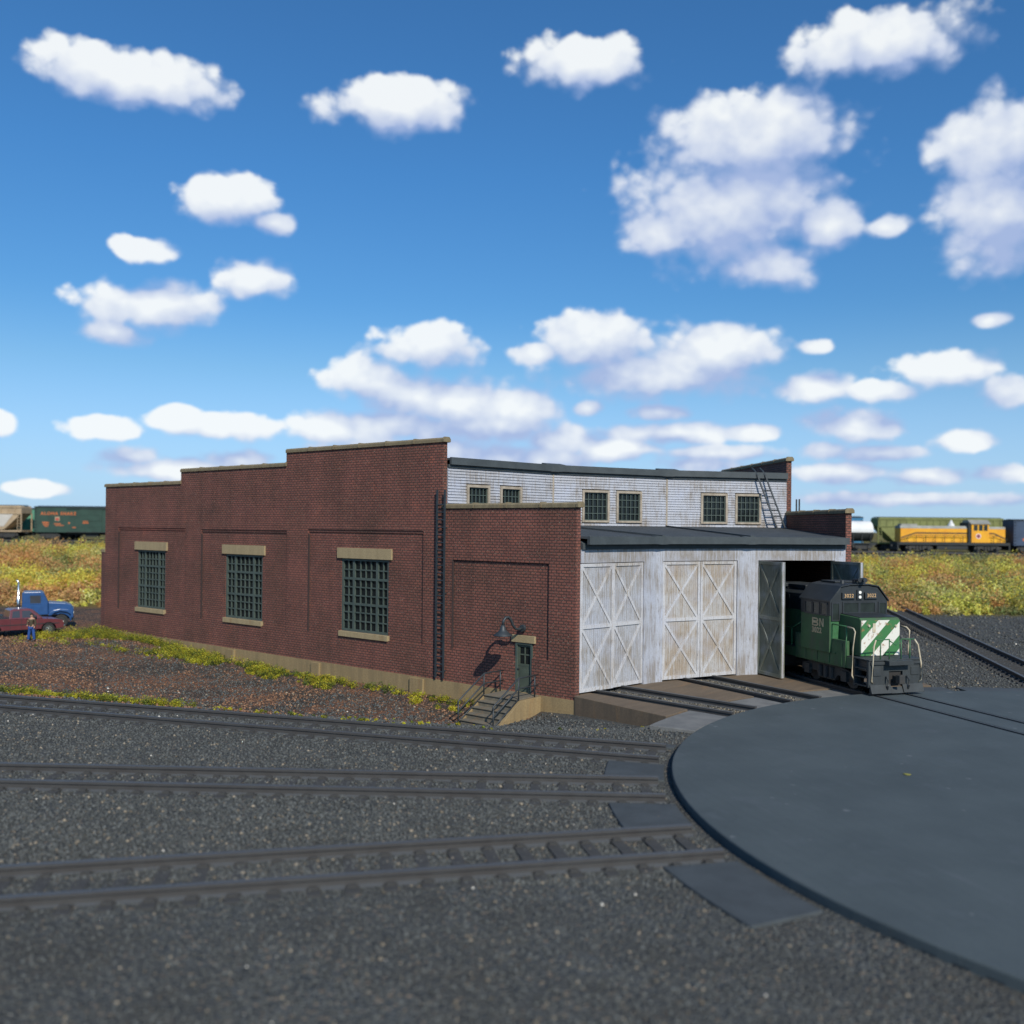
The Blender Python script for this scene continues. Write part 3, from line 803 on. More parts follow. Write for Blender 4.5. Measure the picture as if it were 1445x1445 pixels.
# fringe beside the nearest-but-one track
def strip(p0, p1, n, sp, rmin, rmax, zz=-.05):
    q0, q1 = atz(*p0, zz), atz(*p1, zz); t = rng.random(n)
    return np.c_[q0.x+(q1.x-q0.x)*t+rng.normal(size=n)*sp, q0.y+(q1.y-q0.y)*t+rng.normal(size=n)*sp], rmin+(rmax-rmin)*rng.random(n)
for args in (((-90, 962), (60, 978), 130, .45, .16, .40), ((60, 980), (112, 985), 40, .28, .1, .2), ((113, 984), (128, 988), 9, .12, .2, .34), ((128, 988), (190, 994), 36, .2, .1, .26), ((200, 994), (262, 1000), 40, .22, .1, .28), ((300, 1002), (640, 1030), 60, .5, .04, .1), ((640, 1040), (900, 1020), 8, .8, .03, .08)):
    P, rd = strip(*args); a, b2, c = clumps(P, rd, 85, .034); Vs.append(a); Fs.append(b2+off); Cs.append(c); off += len(a)
o = np_mesh('weeds', np.concatenate(Vs), np.concatenate(Fs), np.concatenate(Cs), M['leaf'])
tag(o, 'yellow-green weeds along the brick wall and the track edge', 'weeds', kind='stuff')
def tuft(px, py, z, r, label, n=7, ck=(0, 4), group=None):
    q = atz(px, py, z); P = np.c_[q.x+rng.normal(size=n)*r*.55, q.y+rng.normal(size=n)*r*.55]
    W, Fc, C = clumps(P, r*(.55+.35*rng.random(n)), 110, .036, YG[rng.choice(ck, n)])
    o = np_mesh('bush' if 'bush' in label else 'weed_tuft', W, Fc, C, M['leaf']); tag(o, label, 'weed', group)
tuft(311, 999, -.35, .30, 'lone yellow-green weed tuft on bare dirt beside the track')
tuft(61, 903, -.35, .5, 'bright yellow bush beside the maroon pickup', 9, (0, 4, 4))  # a weed tuft of loose leaves like the others, only wider
tuft(588, 990, -1.0, .26, 'yellow weed tuft against the foundation below the long ladder', 6)
tuft(637, 1000, -1.0, .22, 'small yellow weed tuft just left of the concrete steps', 5)

# ------------------------------------------------------------------ tracks
def sweep_rail(bm, a, lat, r0, r1, zt, ht=.27):
    d = Vector((math.cos(R(a)), math.sin(R(a)), 0)); n = Vector((-d.y, d.x, 0)); o = Vector((TX, TY, 0))
    prof = [(-.16, 0), (-.16, .03), (-.035, .07), (-.035, ht-.09), (-.075, ht-.07), (-.075, ht), (.075, ht), (.075, ht-.07), (.035, ht-.09), (.035, .07), (.16, .03), (.16, 0)]
    prism(bm, prof, r0, r1, lambda p, q, s: o+d*s+n*(lat+p)+Vector((0,0,zt-ht+q)))
def sleeper_mesh():
    bm = bmesh.new(); box(bm, -.14, .14, -1.38, 1.38, -.2, 0); bmesh.ops.recalc_face_normals(bm, faces=bm.faces)
    for s in (-1, 1):
        for q in (-.2, .2): box(bm, -.09, .09, s*.86+q*1.0-.05, s*.86+q*1.0+.05, .002, .05)
    me = bpy.data.meshes.new('sleeper'); bm.to_mesh(me); bm.free(); me.materials.append(M['sleeper']); return me
SL = sleeper_mesh()
def track(a, r0, r1, label, zt=.30, pitch=.76, maxs=100):
    t = thing('railway_track', label, 'railway track', (TX, TY, 0), R(a), 'tracks radiating from the turntable')
    for s in (-1, 1):
        bm = bmesh.new()
        prof = [(-.16, 0), (-.16, .03), (-.035, .07), (-.035, .18), (-.08, .20), (-.08, .27), (.08, .27), (.08, .20), (.035, .18), (.035, .07), (.16, .03), (.16, 0)]
        prism(bm, prof, r0, r1, lambda p, q, x: Vector((x, s*.86+p, zt-.27+q)))
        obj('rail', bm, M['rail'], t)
    n = int((r1-r0-.3)/pitch)
    for i in range(min(n, maxs)):
        o = bpy.data.objects.new('sleeper', SL); COL.objects.link(o); o.parent = t
        o.location = (r0+.4+i*pitch, random.uniform(-.04, .04), zt-.27+.062); o.rotation_euler = (0, 0, random.uniform(-.015, .015))
track(23, 16.9, 62, 'track running past the concrete steps to the turntable rim')
track(37, 16.9, 52, 'track across the gravel between two other tracks left of the turntable')
track(51.5, 16.9, 36, 'nearest track, cut by the bottom edge of the view')
track(-63.5, 16.9, 74, 'track leaving the turntable towards the grassy bank behind the green locomotive')

# stall tracks, aprons and pads
STALL = [-5.0, -19.1, -33.5]
def td(a): return Vector((math.cos(R(a)), math.sin(R(a)), 0))
TO = Vector((TX, TY, 0))
for a, r1, lab in zip(STALL, (40, 40, 40), ('stall track leading under the closed doors nearest the brick side wall', 'stall track leading under the middle pair of closed doors', 'stall track under the green locomotive')):
    t = thing('stall_track', lab, 'railway track', (TX, TY, 0), R(a), 'tracks into the engine house')
    for s in (-1, 1):
        bm = bmesh.new()
        prof = [(-.15, 0), (-.15, .03), (-.035, .07), (-.035, .18), (-.08, .20), (-.08, .27), (.08, .27), (.08, .20), (.035, .18), (.035, .07), (.15, .03), (.15, 0)]
        prism(bm, prof, 16.7, r1, lambda p, q, x: Vector((x, s*.86+p, .03+q)))
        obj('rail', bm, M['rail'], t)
# ballast bed in the slots and dark floor inside
bm = bmesh.new()
for a in STALL:
    d = td(a); n = Vector((-d.y, d.x, 0)); q = [TO+d*16.6+n*1.3, TO+d*16.6-n*1.3, TO+d*60-n*1.3, TO+d*60+n*1.3]
    bm.faces.new([bm.verts.new((p.x, p.y, .02)) for p in q])
bl = obj('ballast_bed', bm, m, None); bl['kind'] = 'structure'
SH = 1.2           # half width of a slot
def line_pt(a, lat, r):
    d = td(a); n = Vector((-d.y, d.x, 0)); return TO+d*r+n*lat
def slab(name, label, pts, z0, z1, mat, cat, group):
    bm = bmesh.new(); prism(bm, [(p.x, p.y) for p in pts], z0, z1, XY)
    return tag(obj(name, bm, mat, None, bevel=.025), label, cat, group)
def wedge(aL, latL, aR, latR, r0, r1, n=7):
    """plan of a slab between two track edges, from radius r0 to r1 about the turntable's centre"""
    def ang(a, lat, r): return R(a)+math.asin(lat/r)
    out = []
    for i in range(n):
        t = i/(n-1); q = ang(aL, latL, r0)*(1-t)+ang(aR, latR, r0)*t; out.append(TO+Vector((math.cos(q), math.sin(q), 0))*r0)
    for i in range(n):
        t = i/(n-1); q = ang(aR, latR, r1)*(1-t)+ang(aL, latL, r1)*t; out.append(TO+Vector((math.cos(q), math.sin(q), 0))*r1)
    return out
RA = 18.5
g_ = 'concrete aprons in front of the stall doors'
# first apron: bounded by the brick corner on its outer side
e0, e1 = line_pt(STALL[0], SH, RA), line_pt(STALL[0], SH, 36)
slab('concrete_apron', 'concrete apron beside the first stall track, its stained side wall exposed', [Vector((15.55, 1.2, 0)), e0, e1, Vector((36, -.45, 0)), Vector((20.64, -.45, 0)), Vector((20.64, .08, 0))], -.9, .2, M['apron'], 'apron', g_)
slab('concrete_apron', 'tan concrete apron between the tracks of the two closed door pairs', wedge(STALL[0], -SH, STALL[1], SH, RA, 40), -.6, .2, M['apron'], 'apron', g_)
slab('concrete_apron', 'tan concrete apron between the middle doors and the green locomotive', wedge(STALL[1], -SH, STALL[2], SH, RA, 40), -.6, .2, M['apron'], 'apron', g_)
slab('concrete_apron', 'concrete apron on the far side of the green locomotive', wedge(STALL[2], -SH, -45.5, 0, RA, 36), -.6, .2, M['apron'], 'apron', g_)
g_ = 'slabs round the turntable rim'
def pad(aL, aR, lab, mat, z=.13, r1=18.45, l0=1.15, l1=1.15):
    slab('rim_slab', lab, wedge(aL, -l0, aR, l1, 16.72, r1), -.5, z, mat, 'slab', g_)
pad(9.5, STALL[0], 'pale slab at the turntable rim in front of the exposed apron wall', M['pad_pale'], .16, l0=0)
pad(STALL[0], STALL[1], 'pale slab at the turntable rim between the two empty stall tracks', M['pad_pale'], .16)
pad(STALL[1], STALL[2], 'grey slab at the turntable rim beside the green locomotive', M['pad_pale'], .16)
pad(23, 16.5, 'dark slab at the turntable rim on the steps side of the nearest wall track', M['pad_dark'], l1=.3)
pad(37, 23, 'dark slab at the turntable rim between the two upper gravel tracks', M['pad_dark'])
pad(51.5, 37, 'dark slab at the turntable rim between the two lower gravel tracks', M['pad_dark'])
pad(-49, -63.5, 'blue-grey slab at the turntable rim right of the green locomotive', M['pad_dark'], l0=0)
pad(STALL[2], -47, 'slab at the turntable rim under the far side of the green locomotive', M['pad_dark'], l1=0)
pad(-63.5, -77, 'slab at the turntable rim beyond the far yard track', M['pad_dark'], l1=0)
pad(65, 51.5, 'dark slab at the turntable rim below the nearest track', M['pad_dark'], l0=0)

# ------------------------------------------------------------------ turntable
m, nt, b = new_mat('deck')
v = coords(nt, 'Object')
f = ramp(nt, noise(nt, v, .35, 5), .35, .7)
col = mix(nt, f, (.076,.094,.099), (.058,.073,.078))
sc2 = N(nt, 'ShaderNodeMapping'); sc2.inputs['Scale'].default_value = (.25, 4, 1); L(nt, v, sc2.inputs[0])
col = mix(nt, ramp(nt, noise(nt, sc2.outputs[0], .8, 5, .7), .6, .78), col, (.095,.110,.120))
col = mix(nt, ramp(nt, noise(nt, v, 7, 3, .7), .66, .74), col, (.04,.052,.06))
col = mix(nt, ramp(nt, noise(nt, v, .9, 6, .7), .55, .8), col, (.085,.102,.112))
col = mix(nt, ramp(nt, noise(nt, v, 2.3, 2, .5), .72, .76), col, (.13,.145,.15))
L(nt, col, b.inputs['Base Color']); b.inputs['Roughness'].default_value = .8; b.inputs['Specular IOR Level'].default_value = .25
w = N(nt, 'ShaderNodeTexWave', wave_profile='SAW', bands_direction='Y'); w.inputs['Scale'].default_value = .9; L(nt, v, w.inputs['Vector'])
sm_ = mix(nt, ramp(nt, w.outputs['Fac'], .06, .10), (.90,.90,.91), (1,1,1)); L(nt, mix(nt, 1.0, col, sm_, 'MULTIPLY'), b.inputs['Base Color'])
ad = N(nt, 'ShaderNodeMath', operation='ADD'); L(nt, ramp(nt, w.outputs['Fac'], 0, .1), ad.inputs[0]); L(nt, noise(nt, v, 14, 3), ad.inputs[1])
bump(nt, b, ad.outputs[0], .35, .02)
M['deck'] = m
AT = -33.3
tt = thing('turntable', 'large round dark grey decked railway turntable with a track across it', 'turntable', (TX, TY, 0), R(AT))
bm = bmesh.new()
gap = .15
def chord_poly(y0, y1, n=90):
    """part of the disc between two lines along x"""
    pts = []
    a0 = math.asin(max(-1, y0/RT)); a1 = math.asin(min(1, y1/RT)); k = max(4, int(n*(a1-a0)/math.pi))
    for i in range(k+1): q = a0+(a1-a0)*i/k; pts.append((RT*math.cos(q), RT*math.sin(q)))
    for i in range(k+1): q = math.pi-a1+(a1-a0)*i/k; pts.append((RT*math.cos(q), RT*math.sin(q)))
    out = []
    for p in pts:
        if not out or (Vector(p)-Vector(out[-1])).length > 1e-3: out.append(p)
    if (Vector(out[0])-Vector(out[-1])).length < 1e-3: out.pop()
    return out
GA = .80
for y0, y1 in ((-RT, -GA-gap), (-GA+gap, GA-gap), (GA+gap, RT)):
    prism(bm, chord_poly(y0, y1), -.45, ZD, XY)
obj('deck', bm, M['deck'], tt, bevel=.04)
bm = bmesh.new(); prism(bm, chord_poly(-RT+.35, RT-.35), -.44, .12, XY); obj('deck_base', bm, M['dark_iron'], tt)
for s in (-1, 1):
    bm = bmesh.new(); L0 = math.sqrt(RT*RT-GA*GA)-.05
    box(bm, -L0, L0, s*GA-.035, s*GA+.035, .121, ZD+.012); obj('rail', bm, M['rail'], tt)
q = atz(1280, 1093, ZD+.01)
bm = bmesh.new(); prism(bm, [(-.1,-.03), (-.03,-.075), (.07,-.05), (.11,.02), (.02,.075), (-.07,.05)], 0, .02, XY)
lf = obj('fallen_leaf', bm, plain('yellow_leaf', (.30,.28,.05)), None); lf.location = q; tag(lf, 'tiny yellow-green leaf lying on the turntable deck', 'leaf')

# ------------------------------------------------------------------ concrete steps
st = thing('concrete_steps', 'concrete steps with pipe handrails up to the small green door', 'steps', (23.4, 1.5, -1), world=True)
X0, X1 = 22.45, 24.6
bm = bmesh.new()
YL = 1.45; ntr = 5; rise = .215; run = .38
prof = [(.05, -1.35), (.05, -.05), (YL, -.05)]
z = -.05; y = YL
for i in range(ntr):
    z -= rise; prof.append((y, z)); 
    if i < ntr-1: y += run; prof.append((y, z))
prof.append((y, -1.35))
prism(bm, prof, X0+.12, X1-.12, lambda p, q, s: Vector((s, p, q)))
obj('stair_flight', bm, M['stair'], st, bevel=.02)
# nosings: thin treads proud of the risers
bm = bmesh.new(); z = -.05; y = YL
for i in range(ntr):
    yy0 = .05 if i == 0 else y-run
    box(bm, X0+.125, X1-.125, yy0, y+.05, z+.002, z+.045); z -= rise; y += run
obj('treads', bm, M['stair'], st, bevel=.01)
bm = bmesh.new(); yb = YL+run*(ntr-1)
prism(bm, [(.05, -1.35), (.05, -.045), (YL-.02, -.045), (yb-.1, -.95), (yb-.1, -1.35)], X0-.02, X0+.118, lambda p, q, s: Vector((s, p, q)))
obj('side_wall', bm, M['concrete'], st, bevel=.012)
bm = bmesh.new()
prism(bm, [(.05, -1.35), (.05, -.045), (YL-.02, -.045), (yb-.1, -.95), (yb-.1, -1.35)], X1-.118, X1+.02, lambda p, q, s: Vector((s, p, q)))
obj('side_wall', bm, M['concrete'], st, bevel=.012)
for x in (X0+.1, X1-.1):
    bm = bmesh.new(); r = .033
    yb2 = yb+.12; zb = -1.05
    for dz in (.92, .48):
        tube(bm, [(x, .12, dz-.02), (x, YL, dz-.02), (x, yb2, zb+dz+.05)] + ([(x, yb2+.05, zb+dz-.1)] if dz > .5 else []), r, 8)
    for (yy, zz0, zz1) in ((.35, -.05, .9), (YL, -.05, .9), (yb2, zb-.1, zb+.97)):
        tube(bm, [(x, yy, zz0), (x, yy, zz1)], r, 8)
    tube(bm, [(x, YL, .0), (x, yb2+.25, zb-.05)], r*.9, 8)
    tube(bm, [(x, yb2+.25, zb-.25), (x, yb2+.25, zb+.02)], .07, 8)
    obj('handrail', bm, M['dark_iron'], st, smooth=True)

# ------------------------------------------------------------------ wall lamp
lp = thing('wall_lamp', 'dark gooseneck lamp with a flared shade above the small green door', 'lamp', (23.5, 0, 2.8), world=True)
bm = bmesh.new(); cyl(bm, (23.5, 0, 2.85), (23.5, .1, 2.85), .17, .15, 16); obj('wall_plate', bm, M['dark_iron'], lp, smooth=False)
bm = bmesh.new(); pts = [(23.5, .08, 2.85), (23.52, .28, 2.82), (23.55, .48, 2.86), (23.58, .62, 3.03), (23.61, .72, 3.25), (23.65, .85, 3.38), (23.68, 1.0, 3.37), (23.71, 1.1, 3.24), (23.72, 1.13, 3.02)]
tube(bm, pts, .062, 10); obj('gooseneck', bm, M['dark_iron'], lp, smooth=True)
bm = bmesh.new(); q = Vector((23.72, 1.13, 0))
prof = [(.08, 3.06), (.12, 2.95), (.14, 2.84), (.24, 2.74), (.42, 2.62), (.43, 2.58), (.40, 2.59), (.2, 2.71), (.05, 2.75)]
n = 20; rings = [[bm.verts.new(q+Vector((r_*math.cos(2*math.pi*k/n), r_*math.sin(2*math.pi*k/n), z_))) for k in range(n)] for r_, z_ in prof]
for i in range(len(rings)-1):
    for k in range(n): bm.faces.new((rings[i][k], rings[i][(k+1) % n], rings[i+1][(k+1) % n], rings[i+1][k]))
bm.faces.new(rings[0]); bm.faces.new(rings[-1])
obj('lamp_shade', bm, M['dark_iron'], lp, smooth=True)

# ------------------------------------------------------------------ ladders
def ladder(label, p0, p1, across, out, w=.42, pitch=.36, hook=0, group=None, mat=None, rw=.045, rd=.06):
    p0, p1, across, out = Vector(p0), Vector(p1), Vector(across).normalized(), Vector(out).normalized()
    t = thing('ladder', label, 'ladder', p0, world=True, group=group)
    up = (p1-p0); H = up.length; up = up/H
    for s in (-1, 1):
        bm = bmesh.new(); c = across*(s*w/2)
        mx = Matrix((( *[across.x, out.x, up.x], (p0+c).x), (*[across.y, out.y, up.y], (p0+c).y), (*[across.z, out.z, up.z], (p0+c).z), (0,0,0,1)))
        box(bm, -rw, rw, -rd/2, rd/2, 0, H, mx)
        if hook: tube(bm, [p1+c, p1+c+up*.3-out*.1, p1+c+up*.5-out*.32], .05, 6)
        obj('side_rail', bm, M['dark_iron'], t)
    n = int((H-.5)/pitch)
    for i in range(n):
        z = .3+i*pitch; bm = bmesh.new()
        a = p0+up*z; tube(bm, [a-across*(w/2-rw), a+across*(w/2-rw)], .035, 6)
        obj('rung', bm, M['dark_iron'], t)
    for z in (.35, H*.45, H*.8):
        bm = bmesh.new()
        for s in (-1, 1):
            a = p0+up*z+across*s*w/2; tube(bm, [a, a-out*.14], .03, 6)
        obj('bracket', bm, M['dark_iron'], t)
    return t
ladder('long black ladder up the brick wall between tall and low sections', (28.45, .15, .12), (28.45, .15, 9.05), (1,0,0), (0,1,0), w=.5)
u3 = Vector((math.cos(2.5*A), -math.sin(2.5*A), 0)); n3 = Vector((-u3.y, u3.x, 0)); o3 = u3*D1
ladder('black ladder leaning from the low roof against the white clapboard wall', o3+n3*-3.0-u3*.75+Vector((0,0,7.42)), o3+n3*-1.98-u3*.3+Vector((0,0,10.42)), n3*1.0, -u3, w=.5, pitch=.4, hook=1, rw=.04, rd=.07)
ladder('black ladder on the outer face of the far brick wall', UR*(R1-.55)-NR*(TW+.18)+Vector((0,0,.1)), UR*(R1-.55)-NR*(TW+.18)+Vector((0,0,9.1)), UR, -NR)

# ------------------------------------------------------------------ locomotives and cars: shared bits
M['loco_green'] = plain('loco_green', (.046,.125,.046), (.038,.092,.038), .7, scale=1.5)
_nt = M['loco_green'].node_tree; _b = _nt.nodes['Principled BSDF']; _src = _b.inputs['Base Color'].links[0].from_socket
_v = coords(_nt, 'Object', (1.8, 1.8, .5))
L(_nt, mix(_nt, ramp(_nt, noise(_nt, _v, 1.6, 6, .7), .46, .74), _src, (.070,.076,.055)), _b.inputs['Base Color'])
M['loco_black'] = plain('loco_black', (.030,.036,.040), (.021,.025,.027), .5, scale=2)
M['loco_grey'] = plain('loco_grey', (.040,.048,.050), (.026,.031,.033), .65, scale=2, bmp=.2)
M['truck_grey'] = plain('truck_grey', (.030,.032,.033), (.05,.045,.038), .75, scale=4)
M['stripes'] = mat_stripes('stripes', (.040,.165,.05), (.70,.68,.60), R(135), .84, rust=(.30,.15,.07), off=.30)
M['cream'] = plain('cream', (.62,.55,.40), (.45,.36,.24), .6, scale=6)
M['rail_green'] = plain('rail_green', (.05,.17,.07), (.04,.12,.05), .5, scale=6)
m_, nt_, b_ = new_mat('number_lettering'); b_.inputs['Base Color'].default_value = (.66,.42,.20,1); b_.inputs['Roughness'].default_value = .6
M['lettering'] = m_
M['faded'] = plain('faded', (.60,.48,.29), (.48,.36,.20), .7, scale=5)
m_, nt_, b_ = new_mat('headlight_glass'); b_.inputs['Base Color'].default_value = (.85,.83,.76,1); b_.inputs['Roughness'].default_value = .15
M['lens'] = m_
M['loco_window'] = plain('loco_window', (.030,.040,.036), (.02,.026,.024), .2, scale=2)
def basis(o, X, Y, Z):
    return Matrix(((X[0],Y[0],Z[0],o[0]), (X[1],Y[1],Z[1],o[1]), (X[2],Y[2],Z[2],o[2]), (0,0,0,1)))
def bogie(root, x, axles=(-1.35, 1.35), r=.50, y=1.12, mat=None, detail=True, dirs=(-1, 1)):
    mat = mat or M['truck_grey']
    bm = bmesh.new(); h = max(axles)+.55
    for s in (-1, 1):
        prism(bm, [(x-h, .45), (x-h, .75), (x-.75, .98), (x+.75, .98), (x+h, .75), (x+h, .45), (x+.8, .52), (x+.55, .25), (x-.55, .25), (x-.8, .52)], s*y-.09, s*y+.09, XZ)
        for a in axles: box(bm, x+a-.19, x+a+.19, s*(y+.14)-.08, s*(y+.14)+.08, .33, .78)
        if detail:
            for q in (-.42, .0, .42): cyl(bm, (x+q, s*(y+.13), .32), (x+q, s*(y+.13), .84), .11, .11, 8)
            cyl(bm, (x-.75, s*(y+.12), .98), (x-1.25, s*(y+.12), .98), .1, .1, 8)
            cyl(bm, (x+.75, s*(y+.12), .98), (x+1.25, s*(y+.12), .98), .1, .1, 8)
    box(bm, x-.3, x+.3, -y+.1, y-.1, .45, .9)
    b = obj('bogie', bm, mat, root)
    for a in axles:
        wb = bmesh.new()
        for s in (-1, 1):
            cyl(wb, (x+a, s*.72, r), (x+a, s*.84, r), r, r, 20); cyl(wb, (x+a, s*.66, r), (x+a, s*.72, r), r+.03, r+.03, 20)
        cyl(wb, (x+a, -.7, r), (x+a, .7, r), .09, .09, 8)
        sub('wheelset', wb, M['rail'], b)
    return b

# ------------------------------------------------------------------ green locomotive leaving the house
LA = R(146.3)
lo = thing('green_locomotive', 'green and black diesel locomotive with white-striped nose emerging from the third stall', 'locomotive', (10.30, -9.05, .31), LA)
LEN = 17.6
bm = bmesh.new(); box(bm, -LEN+.2, -.3, -1.25, 1.25, .98, 1.42); obj('frame', bm, M['loco_black'], lo)
bm = bmesh.new(); box(bm, -LEN+.4, -1.12, -1.36, 1.36, 1.422, 1.50); obj('walkway', bm, M['loco_black'], lo)
bm = bmesh.new()   # pilot with flared plough and coupler pocket
prism(bm, [(-1.38, .34), (-1.38, 1.46), (1.38, 1.46), (1.38, .34), (.34, .34), (.34, 1.0), (-.34, 1.0), (-.34, .34)], -.16, -.02, YZ)
prism(bm, [(-.02, .10), (.16, .10), (.02, .46), (-.02, .46)], -1.33, -.30, XZ); prism(bm, [(-.02, .10), (.16, .10), (.02, .46), (-.02, .46)], .30, 1.33, XZ)
prism(bm, [(-.04, .08), (.12, .08), (.0, .34), (-.04, .34)], -.30, .30, XZ)
box(bm, -.02, .05, -1.3, 1.3, 1.30, 1.42)
for q in (-.95, .95): box(bm, -.02, .012, q-.2, q+.2, .82, 1.18)
pl = obj('pilot', bm, M['loco_grey'], lo, bevel=.015)
bm = bmesh.new(); box(bm, -.5, -.10, -.30, .30, .36, .98); obj('coupler_pocket', bm, M['interior'], lo)
bm = bmesh.new(); box(bm, -.3, .22, -.12, .12, .56, .82); prism(bm, [(.2,-.2), (.42,-.17), (.5,.02), (.40,.06), (.36,-.05), (.26,.02), (.26,.2), (.18,.2)], .52, .88, XY)
obj('coupler', bm, M['truck_grey'], lo, bevel=.02)
bm = bmesh.new()
for q in (-.52, .52): tube(bm, [(.02, q, .80), (.14, q*1.02, .66), (.16, q*1.04, .42), (.12, q, .26)], .035, 6)
obj('air_hose', bm, M['loco_black'], lo)
for s in (-1, 1):
    bm = bmesh.new()
    for z in (.36, .72, 1.08): box(bm, -.92, -.2, s*1.06 if s > 0 else -1.40, 1.40 if s > 0 else -1.06, z, z+.05)
    box(bm, -1.0, -.92, (1.06 if s > 0 else -1.40), (1.40 if s > 0 else -1.06), .30, 1.44)
    obj('corner_steps', bm, M['loco_grey'], lo)
bm = bmesh.new(); box(bm, -1.12, .02, -1.38, 1.38, 1.462, 1.52); box(bm, .02, .34, -.62, .62, 1.30, 1.49); obj('front_platform', bm, M['loco_grey'], lo, bevel=.01)
# nose
NX0, NX1 = -1.05, -2.55
bm = bmesh.new(); prism(bm, [(NX0, 1.52), (NX0, 3.10), (NX0-.10, 3.18), (NX1, 3.24), (NX1, 1.52)], -1.02, 1.02, XZ); ns = obj('nose', bm, M['loco_green'], lo, bevel=.03)
bm = bmesh.new(); box(bm, NX0+.002, NX0+.02, -.99, .99, 1.54, 3.08); sub('striped_panel', bm, M['stripes'], ns)
bm = bmesh.new(); vs = [(NX0-.13, -.95, 3.196), (NX0-.13, .95, 3.196), (NX1+.05, .95, 3.256), (NX1+.05, -.95, 3.256)]
bm.faces.new([bm.verts.new(v) for v in vs]); r_ = bmesh.ops.extrude_face_region(bm, geom=bm.faces[:]); [setattr(v, 'co', v.co+Vector((0,0,.02))) for v in r_['geom'] if isinstance(v, bmesh.types.BMVert)]
sub('nose_top', bm, M['loco_black'], ns)
bm = bmesh.new(); box(bm, NX0+.02, NX0+.05, -.42, -.28, 2.55, 2.95); cyl(bm, (NX0+.02, -.62, 2.85), (NX0+.08, -.62, 2.85), .06, .05, 10); cyl(bm, (NX0+.02, .78, 2.82), (NX0+.08, .78, 2.82), .06, .05, 10); sub('grab_iron', bm, M['cream'], ns)
# cab
CXF, CXR = -2.55, -4.75; HWC = 1.52
bm = bmesh.new(); box(bm, CXR, CXF, -HWC, HWC, 1.50, 3.16); cg = obj('cab_lower', bm, M['loco_green'], lo, bevel=.015)
bm = bmesh.new(); prof = [(-HWC, 3.162), (-HWC, 3.80), (-.98, 4.42), (-.5, 4.50), (.5, 4.50), (.98, 4.42), (HWC, 3.80), (HWC, 3.162)]
prism(bm, prof, CXR-.03, CXF+.03, YZ); cu = obj('cab_upper', bm, M['loco_black'], lo, bevel=.015)
bm = bmesh.new()
ROOF = [(-HWC-.05, 3.78), (-1.0, 4.45), (-.5, 4.53), (.5, 4.53), (1.0, 4.45), (HWC+.05, 3.78), (HWC+.05, 3.84), (1.0, 4.50), (.5, 4.585), (-.5, 4.585), (-1.0, 4.50), (-HWC-.05, 3.84)]
prism(bm, ROOF, CXR-.1, CXF+.1, YZ); obj('cab_roof', bm, M['loco_black'], lo)
def frame_window(name, p0, p1, axis, at, t=.06, parent=cu, depth=.02):
    """framed window: rectangle (a0,z0)-(a1,z1) on plane x=at ('x') or y=at ('y')"""
    (a0, z0), (a1, z1) = p0, p1
    B = (lambda q0, q1, w0, w1, d0, d1: box(bm, min(d0,d1), max(d0,d1), q0, q1, w0, w1)) if axis == 'x' else (lambda q0, q1, w0, w1, d0, d1: box(bm, q0, q1, min(d0,d1), max(d0,d1), w0, w1))
    sg = 1 if (axis == 'x') else (-1 if at < 0 else 1)
    bm = bmesh.new()
    B(a0-t, a0, z0-t, z1+t, at, at+sg*.035); B(a1, a1+t, z0-t, z1+t, at, at+sg*.035); B(a0, a1, z0-t, z0, at, at+sg*.035); B(a0, a1, z1, z1+t, at, at+sg*.035)
    w = sub(name, bm, M['loco_black'], parent)
    bm = bmesh.new(); B(a0, a1, z0, z1, at+sg*.004, at+sg*.012); 
    g = obj('pane', bm, M['loco_window'], parent); g.name = 'window_pane'
xf = CXF+.03
for a0, a1 in ((-.82, -.06), (.06, .82)): frame_window('window_frame', (a0, 3.30), (a1, 3.72), 'x', xf)
for a0, a1 in ((-1.40, -1.08), (1.08, 1.40)): frame_window('window_frame', (a0, 2.98), (a1, 3.70), 'x', xf)
for a0, a1 in ((CXF-.62, CXF-.22), (CXF-1.2, CXF-.78), (CXF-1.8, CXF-1.35)): frame_window('window_frame', (a0, 3.20), (a1, 3.68), 'y', -HWC); 
for a0, a1 in ((CXF-.62, CXF-.22), (CXF-1.2, CXF-.78)): frame_window('window_frame', (a0, 3.20), (a1, 3.68), 'y', HWC)
bm = bmesh.new(); box(bm, CXF+.002, CXF+.02, -1.46, -1.04, 1.56, 3.1); sub('front_door', bm, M['rail_green'], cg, bevel=.01)
# number boards, headlights, roof gear
for s in (-1, 1):
    bm = bmesh.new(); box(bm, xf+.002, xf+.09, s*.60-.34, s*.60+.34, 3.90, 4.20); nb = sub('number_board', bm, M['loco_black'], cu, bevel=.01)
    text_mesh('board_number', '3022', .23, M['lettering'], nb, basis((xf+.094, s*.60, 4.05), (0,1,0), (0,0,1), (1,0,0)), .006, 1.12, 0)
bm = bmesh.new(); box(bm, xf+.002, xf+.07, -.14, .14, 3.88, 4.32); hh = sub('headlight_housing', bm, M['loco_black'], cu)
for z in (3.99, 4.2):
    bm = bmesh.new(); cyl(bm, (xf+.06, 0, z), (xf+.085, 0, z), .075, .07, 12); sub('headlight', bm, M['lens'], cu)
bm = bmesh.new()
for y_, l_ in ((-.12, .55), (.05, .7), (.2, .45)): tube(bm, [(CXF-.3, y_, 4.76), (CXF-.3+l_*.6, y_, 4.76), (CXF-.3+l_, y_, 4.77)], [.035, .05, .11], 8)
box(bm, CXF-.2, CXF-.05, -.2, .3, 4.585, 4.74); obj('air_horn', bm, M['loco_black'], lo)
